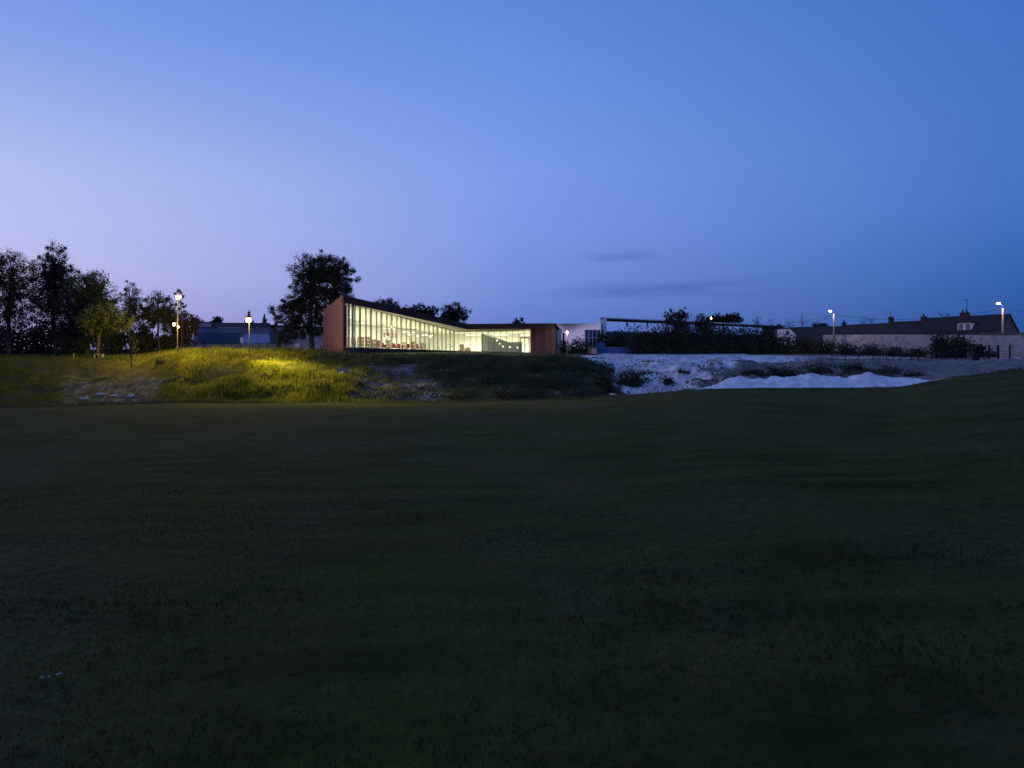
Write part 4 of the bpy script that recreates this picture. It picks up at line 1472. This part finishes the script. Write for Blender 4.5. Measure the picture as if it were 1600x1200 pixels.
R0 = Vector((69.9, 108, 0)); RD = Vector((-.55, .84, 0)).normalized(); HV = (2.55, 1.65)
GR = 'terraced houses behind the whitewashed wall'
segs = [(0, 11.7, 8.6, 5.85, 'terraced house at the right end with brick gable, dormer and wide chimney', ((.52, 1.15, .4, 'brick', 2),), .42),
        (11.7, 17.1, 8.25, 5.6, 'terraced house with single potted brick chimney, second from the right end', ((.06, .7, .5, 'brick', 1),), None),
        (17.1, 25.1, 8.1, 5.5, 'terraced house with tall thin dark chimney, third from the right end', ((.02, .6, .85, 'brick', 0),), None),
        (25.1, 33.5, 7.95, 5.4, 'terraced house at the far left end with a small roof vent', ((.05, .45, .5, 'steel', 1),), None)]
ROOFS = []
for s0, s1, zr, ze_, lab, ch, dm in segs:
    a, b = R0 + RD * (s0 + .02), R0 + RD * (s1 - .2)
    z0 = 2.7 if s0 < 5 else 3.0
    rr_ = gable_house('terraced_house', lab, a, b, HV, zr, ze_, z0, ch, dm, GR)
    ROOFS.append((a, b, zr))


def antenna(px, base, top, Y, bars, label):
    b, t = P(px, base, Y), P(px, top, Y)
    r = thing('roof_antenna', b, label, 'antenna', 'television antennas on the terrace roofs')
    MB().tube([b, t], .035, 5).build('mast', M['steel'], r)
    MB().beam((t.x - bars, Y, t.z - .1), (t.x + bars * .3, Y, t.z - .1), .03, .03).build('boom', M['steel'], r)
    el = MB()
    for k in range(5):
        x = t.x - bars + k * bars * .3
        MB().beam((x, Y - .3, t.z - .1), (x, Y + .3, t.z - .1), .02, .02).build('element', M['steel'], r)


antenna(1511, 491, 467, 113.0, .55, 'tall thin antenna above the wide two pot chimney')
antenna(1391.5, 497, 486.5, 122.0, .9, 'low wide antenna above the tall thin dark chimney')

# small white house and long dark roof left of the terrace
gable_house('white_house', 'small white house peeping out between the hedge and the terrace', (X_(1192, 150), 150), (X_(1216, 152), 152), (.7, 3.2), 8.7, 7.0, 4, (), None)
hs = bpy.data.objects['white_house']
for ch in hs.children:
    if ch.name.startswith('wall'):
        ch.data.materials[0] = M['render_white']
gable_house('bungalow', 'long dark roofed bungalow between the white house and the terrace', (X_(1212, 146), 146), (X_(1266, 140), 140), (-.9, 3.0), 8.35, 6.4, 4, ((.1, .5, .6, 'brick', 0),), None)
Y = 131.0
sh = thing('white_shed', P(1231, 535, Y), 'white gabled shed front with one dark window among the bushes', 'shed')
q = [(1224, 540), (1243, 540), (1243, 522), (1233.5, 513.5), (1224, 514)]
MB().prism([P(px, py, Y) for px, py in q], [P(px, py, Y) + Vector((0, 3, 0)) for px, py in q]).build('wall', M['render_white'], sh)
slab(sh, 'window', M['dark_glass'], 1228, 1233, 517, 524, Y - .05, .04)
MB().prism([P(1223, 513.4, Y - .2), P(1234, 513, Y - .2), P(1234, 513, Y + 3), P(1223, 513.4, Y + 3)], [P(1223, 512.4, Y - .2), P(1234, 512, Y - .2), P(1234, 512, Y + 3), P(1223, 512.4, Y + 3)]).build('roof', M['slate'], sh)

# ------------------------------------------------------------------ whitewashed wall
wl = thing('boundary_wall', P(1450, 553, 105), 'long whitewashed stone boundary wall in front of the terraced houses', 'wall')
wa = [(1286, 126, 523.5), (1335, 121, 523), (1390, 115.5, 522.6), (1455, 108.5, 523), (1532, 101, 523.4), (1610, 95, 523), (1720, 90, 523)]
for i in range(len(wa) - 1):
    (pa, ya, ta_), (pb_, yb, tb2) = wa[i], wa[i + 1]
    A, B = P(pa, ta_, ya), P(pb_, tb2, yb)
    nn = nrm2(A, B)
    q = (B - A).normalized() * .01
    MB().wall((A.x, A.y), (B.x - q.x, B.y - q.y), (zg(A.x, A.y) - .5, A.z), (zg(B.x, B.y) - .5, B.z), .35, -nn).build('wall_section', M['limewash'], wl)
    if i >= 4:
        MB().wall((A.x + nn.x * .08, A.y + nn.y * .08), (B.x + nn.x * .08 - q.x, B.y + nn.y * .08 - q.y), (A.z, A.z + .26), (B.z, B.z + .26), .5, -nn).build('coping', M['coping'], wl)

# ------------------------------------------------------------------ metal fence and gate
Y = 91.0
mf = thing('mesh_fence', P(1440, 556, Y), 'dark metal fence of thin posts and rails before the whitewashed wall', 'fence')
fx = [1300, 1321, 1342, 1364, 1385, 1407, 1424, 1435, 1455, 1473, 1494, 1515, 1537]
zz = lambda px, yy=91.0: zg(X_(px, yy), yy)
for i, px in enumerate(fx):
    z = zz(px)
    th = .14 if px == 1435 else .08
    MB().box((X_(px, Y), Y, z + .68), (th, .08, 1.6)).build('post', M['steel'], mf)
    if i < len(fx) - 1:
        for hgt in (.12, .5, .95, 1.38):
            MB().beam((X_(px, Y) + .045, Y, z + hgt), (X_(fx[i + 1], Y) - .045, Y, zz(fx[i + 1]) + hgt), .03, .035).build('rail', M['steel'], mf)
        k = MB()
        for j in range(1, 9):
            t = j / 9
            xx_ = lerp(X_(px, Y), X_(fx[i + 1], Y), t)
            k.beam((xx_, Y - .03, lerp(z, zz(fx[i + 1]), t) + .05), (xx_, Y - .03, lerp(z, zz(fx[i + 1]), t) + 1.4), .012, .012)
        k.build('mesh_wires', M['steel'], mf)['kind'] = 'stuff'
gt = thing('metal_gate', P(1560, 556, Y), 'dark metal gate hung between two thick posts at the right', 'gate')
for px, th in ((1540.5, .1), (1545.5, .2), (1559.5, .24), (1578, .14)):
    MB().box((X_(px, Y), Y, zz(px) + .75), (th, .12, 1.75)).build('post', M['steel'], gt)
for (pa, pb_) in ((1546.8, 1558), (1561, 1577.4)):
    for hgt in (.2, .55, .9, 1.25, 1.55):
        MB().beam((X_(pa, Y), Y, zz(pa) + hgt), (X_(pb_, Y), Y, zz(pb_) + hgt), .035, .04).build('rail', M['steel'], gt)
bn2 = thing('waste_bin', P(1524, 555.5, 90), 'dark square bin standing left of the metal gate', 'bin')
z = zg(X_(1524, 90), 90)
MB().box((X_(1524, 90), 90, z + .33), (.62, .5, .72)).build('body', M['steel'], bn2)
MB().box((X_(1524, 90), 90, z + .72), (.68, .56, .06)).build('lid', M['plinth'], bn2)
# pale rubble row behind the fence
x = rng.uniform(X_(1300, 97), X_(1415, 97), 500)
y = rng.uniform(95, 99, 500)
rocks_stuff('white_rubble', 'low row of pale rubble along the foot of the fence', x, y, rng.uniform(.08, .3, 500), M['stone'])

# ------------------------------------------------------------------ trees
TL = 'trees at the left edge'
tree('tree', 'sparse leaved tall tree at the far left picture edge', 'tree', 14, 556, 92, [(20, 425, 34, 40), (-10, 440, 40, 55), (32, 470, 30, 40), (10, 500, 40, 40)], 11500, .29, M['leaf_dark'], .24, 90, .13, TL, hollow=.3)
tree('tree', 'tallest tree of the left group, airy pointed crown', 'tree', 88, 556, 95, [(84, 410, 24, 34), (100, 440, 22, 38), (70, 450, 32, 50), (88, 490, 40, 40)], 13000, .29, M['leaf_dark'], .26, 100, .12, TL, hollow=.3)
tree('tree', 'dense dark rounded tree directly behind the lamplit tree', 'tree', 136, 556, 92, [(140, 448, 34, 30), (126, 480, 44, 36), (158, 478, 30, 34), (130, 520, 50, 32)], 18000, .31, M['leaf_dark'], .3, 80, .17, TL, hollow=.15)
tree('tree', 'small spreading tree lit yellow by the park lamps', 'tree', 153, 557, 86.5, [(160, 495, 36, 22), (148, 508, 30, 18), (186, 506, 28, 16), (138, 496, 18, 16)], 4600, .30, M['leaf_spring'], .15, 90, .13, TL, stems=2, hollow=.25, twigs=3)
tree('tree', 'thin upright tree with bare top right of the lamplit tree', 'tree', 204, 556, 98, [(204, 465, 17, 26), (212, 490, 18, 26), (196, 500, 18, 30)], 3200, .30, M['leaf_mid'], .14, 70, .12, TL, hollow=.2, twigs=4)
tree('tree', 'round topped tree with a bare trunk left of the park lamp post', 'tree', 249, 556, 98, [(247, 482, 24, 26), (262, 495, 18, 22), (232, 500, 18, 26)], 4800, .32, M['leaf_dark'], .17, 70, .13, TL, hollow=.3)
tree('tree', 'copper brown tree behind the park lamp post', 'tree', 284, 552, 102, [(284, 506, 24, 22), (298, 512, 14, 20), (268, 515, 16, 22), (284, 530, 24, 16)], 5200, .32, M['leaf_copper'], .16, 60, .15, TL, hollow=.2)
tree('tree', 'slender sapling top just above the highest park lantern', 'tree', 284, 556, 96, [(280, 462, 8, 10), (282, 480, 8, 10)], 360, .26, M['leaf_mid'], .07, 16, .16, TL)
for px, w, h, lab in ((8, 70, 44, 'dark undergrowth bush at the left picture edge'), (62, 60, 46, 'dark undergrowth bush below the tallest left tree'), (112, 56, 40, 'dark undergrowth bush behind the wooden stake'),
                      (178, 50, 40, 'dark undergrowth bush right of the bench'), (222, 44, 36, 'dark undergrowth bush under the thin bare topped tree'), (258, 30, 22, 'small dark bush at the foot of the bare trunk')):
    shrub(lab, px, 556, 100, w, h, 2600, .36, M['leaf_dark'], 'undergrowth below the left trees')
tree('sapling', 'dark slim leaning sapling on the lamplit bank', 'sapling', 205, 571, 78, [(209, 540, 6, 12), (206, 552, 4, 9)], 420, .17, M['leaf_dark'], .05, 18, .2)
tree('tree', 'great round crowned tree behind the library left wall', 'tree', 488, 547, 116, [(484, 428, 34, 32), (510, 420, 38, 28), (534, 432, 26, 30), (484, 468, 44, 36), (450, 490, 30, 26), (462, 512, 36, 18), (530, 462, 28, 34), (500, 510, 30, 22)], 30000, .31, M['leaf_dark'], .42, 190, .11, hollow=.35)
tree('tree', 'small bushy tree before the mauve wall', 'tree', 446, 547, 113, [(448, 530, 16, 10), (438, 524, 9, 8), (458, 524, 9, 8)], 1300, .26, M['leaf_mid'], .08, 30, .18, hollow=.2)
GC = 'conifers behind the blue hall'
conifer('dark conifer right behind the bright floodlight', 389, 548, 484, 190, 52, 2600, GC)
conifer('dark conifer between the floodlight and the great round tree', 413, 548, 490, 195, 42, 2200, GC)
GB = 'trees behind the library roof'
tree('tree', 'low tree top showing over the high end of the library roof', 'tree', 610, 550, 165, [(604, 482, 26, 16), (630, 490, 18, 12)], 3200, .5, M['leaf_dark'], .3, 50, .13, GB)
tree('tree', 'middle one of three tree tops above the sloping library roof', 'tree', 660, 550, 165, [(655, 486, 18, 12), (674, 486, 14, 10), (664, 500, 24, 12)], 3000, .5, M['leaf_dark'], .3, 50, .13, GB)
tree('tree', 'roundest tree top above the inner fold of the library roof', 'tree', 712, 550, 160, [(710, 490, 25, 18), (700, 502, 20, 14)], 3800, .46, M['leaf_dark'], .3, 60, .12, GB, hollow=.3)
tree('tree', 'tiny tree top above the flat right end of the library roof', 'tree', 812, 550, 175, [(812, 503, 9, 5), (806, 508, 10, 5)], 500, .4, M['leaf_dark'], .2, 16, .2, GB)
shrub('distant bush above the blue hall roof', 340, 508, 200, 20, 12, 500, .6, M['leaf_dark'], ground=False)
shrub('dark distant bush at the left end of the blue hall roof', 306, 512, 200, 22, 16, 500, .6, M['leaf_dark'], ground=False)

# right-hand bushes
GH = 'hedge bushes before the white and blue building'
for px, Y, w, h, m_, lab in (
        (880, 113, 30, 16, 'leaf_moss', 'low mossy bush at the foot of the small lamp post'),
        (905, 114, 34, 20, 'leaf_moss', 'lit olive bush right of the small lamp post'),
        (944, 118, 22, 34, 'leaf_moss', 'thin bush climbing the white pillar'),
        (968, 119, 40, 34, 'leaf_dark', 'dark bush behind the low blue yard wall'),
        (1000, 112, 44, 40, 'leaf_dark', 'dark bush right of the blue yard wall'),
        (1030, 113, 44, 46, 'leaf_dark', 'dark bush left of the tall forked bush'),
        (1066, 112, 48, 54, 'leaf_dark', 'dark bush in front of the tall forked bush'),
        (1100, 112, 46, 50, 'leaf_dark', 'dark hedge bush below the orange street lamp'),
        (1134, 113, 46, 44, 'leaf_dark', 'dark hedge bush right of the orange street lamp'),
        (1166, 113, 44, 42, 'leaf_dark', 'dark hedge bush below the pale clerestory strips'),
        (1196, 114, 40, 36, 'leaf_dark', 'dark hedge bush in front of the white house'),
        (1226, 114, 40, 26, 'leaf_mid', 'lower hedge bush in front of the white shed'),
        (1258, 115, 40, 24, 'leaf_moss', 'low blossoming hedge bush right of the white shed'),
        (1290, 115, 40, 20, 'leaf_dark', 'low hedge bush at the left end of the whitewashed wall'),
        (1325, 112, 40, 15, 'leaf_dark', 'lowest hedge bush below the smaller utility pole'),
        (1362, 110, 40, 14, 'leaf_dark', 'low hedge strip bush along the middle of the whitewashed wall'),
        (1398, 106, 40, 13, 'leaf_dark', 'low hedge strip bush left of the thick fence post'),
        (1432, 102, 34, 13, 'leaf_dark', 'low hedge strip bush behind the thick fence post'),
        (1470, 97, 36, 38, 'leaf_dark', 'tall dark bush in front of the whitewashed wall, left half'),
        (1500, 96, 40, 36, 'leaf_dark', 'tall dark bush in front of the whitewashed wall, right half'),
        (1528, 97, 22, 22, 'leaf_dark', 'small thin bush left of the metal gate'),
        (1548, 96, 26, 8, 'leaf_dark', 'low weeds clump behind the metal gate')):
    shrub(lab, px, 556, Y, w, h, int(w * h * 1.35), .28, M[m_], GH, spread=.24)
tree('tree', 'tall forked bush rising over the thin flat roof', 'tree', 1058, 556, 114, [(1058, 500, 20, 18), (1046, 496, 10, 14), (1068, 492, 10, 14), (1058, 525, 26, 22)], 4200, .32, M['leaf_dark'], .12, 60, .14, stems=3, hollow=.15)
tree('tree', 'airy bush beside the orange street lamp', 'tree', 1097, 556, 116, [(1096, 503, 13, 16), (1104, 515, 18, 14)], 1700, .30, M['leaf_dark'], .1, 40, .15, hollow=.2)
tree('tree', 'broad dark tree far behind the thin flat roof', 'tree', 1135, 545, 190, [(1124, 500, 20, 9), (1145, 498, 17, 9), (1112, 501, 10, 6)], 3600, .55, M['leaf_dark'], .3, 50, .16, hollow=.1)
tree('tree', 'dark low domed tree between the bungalow and the smaller utility pole', 'tree', 1281, 545, 175, [(1281, 513, 15, 9)], 1500, .5, M['leaf_copper'], .2, 30, .18, hollow=.1)
GS = 'bare saplings on the right'
for px, top, Y, base, lab in ((1183, 486, 118, 550, 'bare thin sapling rising over the hedge left of the white house'), (1203, 499, 125, 550, 'short bare sapling in front of the white house'),
                              (1233, 496, 160, 540, 'small spruce like sapling above the bungalow roof'), (1254, 489, 160, 540, 'bare sapling at the right end of the bungalow roof'),
                              (1349, 490, 160, 540, 'wide bare sapling behind the terrace, near the smaller pole'), (1362, 490, 162, 540, 'bare forked sapling behind the terrace, left of the thin chimney'),
                              (1478, 482, 130, 540, 'bare twiggy sapling behind the terrace between the brick chimneys')):
    hgt = (base - top)
    tree('sapling', lab, 'sapling', px, base, Y, [(px, top + hgt * .30, 8, hgt * .28), (px + 2, top + hgt * .55, 9, hgt * .2)], 170, .24, M['leaf_dark'], .085, 30, .22, GS, hollow=.1, twigs=4)

# shrubs on the bank and in the pit
GP = 'shrubs growing on the dark bank and pit edge'
for px, Y, w, h, m_, lab in (
        (545, 84, 40, 8, 'leaf_dark', 'low bramble below the library high corner'),
        (500, 84, 40, 8, 'leaf_dark', 'dark bramble just right of the lamplit grass crest'),
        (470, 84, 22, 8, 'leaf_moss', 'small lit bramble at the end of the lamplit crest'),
        (620, 83, 50, 5, 'leaf_dark', 'low bramble on the crest under the middle of the glass front'),
        (700, 83, 50, 5, 'leaf_dark', 'low bramble on the crest under the inner fold'),
        (765, 74, 26, 16, 'leaf_dark', 'dark round shrub halfway down the bank below the grey partition'),
        (790, 68, 40, 12, 'leaf_dark', 'dark low shrub at the foot of the bank below the door'),
        (835, 78, 24, 14, 'leaf_mid', 'green shrub on the bank below the corten end wall'),
        (868, 84, 26, 13, 'leaf_dark', 'dark shrub on the crest under the corten end wall'),
        (900, 80, 36, 16, 'leaf_dark', 'dark shrub on the crest at the start of the chalk'),
        (880, 72, 44, 18, 'leaf_dark', 'wide dark shrub filling the lower right bank'),
        (915, 68, 46, 20, 'leaf_dark', 'dark shrub mass at the bottom right of the bank'),
        (942, 74, 28, 24, 'leaf_moss', 'olive green round shrub at the mouth of the pit'),
        (940, 66, 30, 18, 'leaf_dark', 'dark shrub below the olive round shrub'),
        (985, 76, 62, 30, 'leaf_dark', 'dark shrub on the chalk right of the olive round shrub'),
        (972, 66, 24, 16, 'leaf_dark', 'dark shrub at the foot of the chalk gully'),
        (1010, 81, 26, 9, 'leaf_dark', 'flat dark shrub on the upper chalk slope'),
        (1045, 74, 32, 11, 'leaf_dark', 'scrubby patch in the middle of the chalk slope'),
        (1070, 78, 26, 8, 'leaf_dark', 'scrubby patch right of the middle chalk slope'),
        (925, 88, 16, 6, 'leaf_dark', 'small tuft on the chalk edge near the utility cabinet'),
        (1175, 73, 40, 9, 'leaf_dark', 'scrub behind the left peak of the white heap'),
        (1225, 73, 44, 8, 'leaf_dark', 'scrub behind the left half of the white heap'),
        (1280, 73, 44, 8, 'leaf_moss', 'scrub behind the middle of the white heap'),
        (1335, 73, 40, 9, 'leaf_dark', 'scrub behind the highest peak of the white heap'),
        (1385, 72, 40, 8, 'leaf_dark', 'scrub behind the right end of the white heap'),
        (1425, 70, 30, 6, 'leaf_dark', 'last scrub patch right of the white heap'),
        (330, 83, 24, 9, 'leaf_moss', 'leafy clump on the crest left of the floodlight'),
        (250, 78, 16, 8, 'leaf_moss', 'leafy clump on the bank left of the park lamp post'),
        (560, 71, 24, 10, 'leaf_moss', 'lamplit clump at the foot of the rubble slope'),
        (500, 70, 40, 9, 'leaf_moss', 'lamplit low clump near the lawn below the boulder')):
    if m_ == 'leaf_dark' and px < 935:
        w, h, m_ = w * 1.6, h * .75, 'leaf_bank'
    elif 960 < px < 1100:
        w, h = w * .8, h * .7
    shrub(lab, px, 600, Y, w, h, int(w * h * 2.6), .17, M[m_], GP, spread=.36)
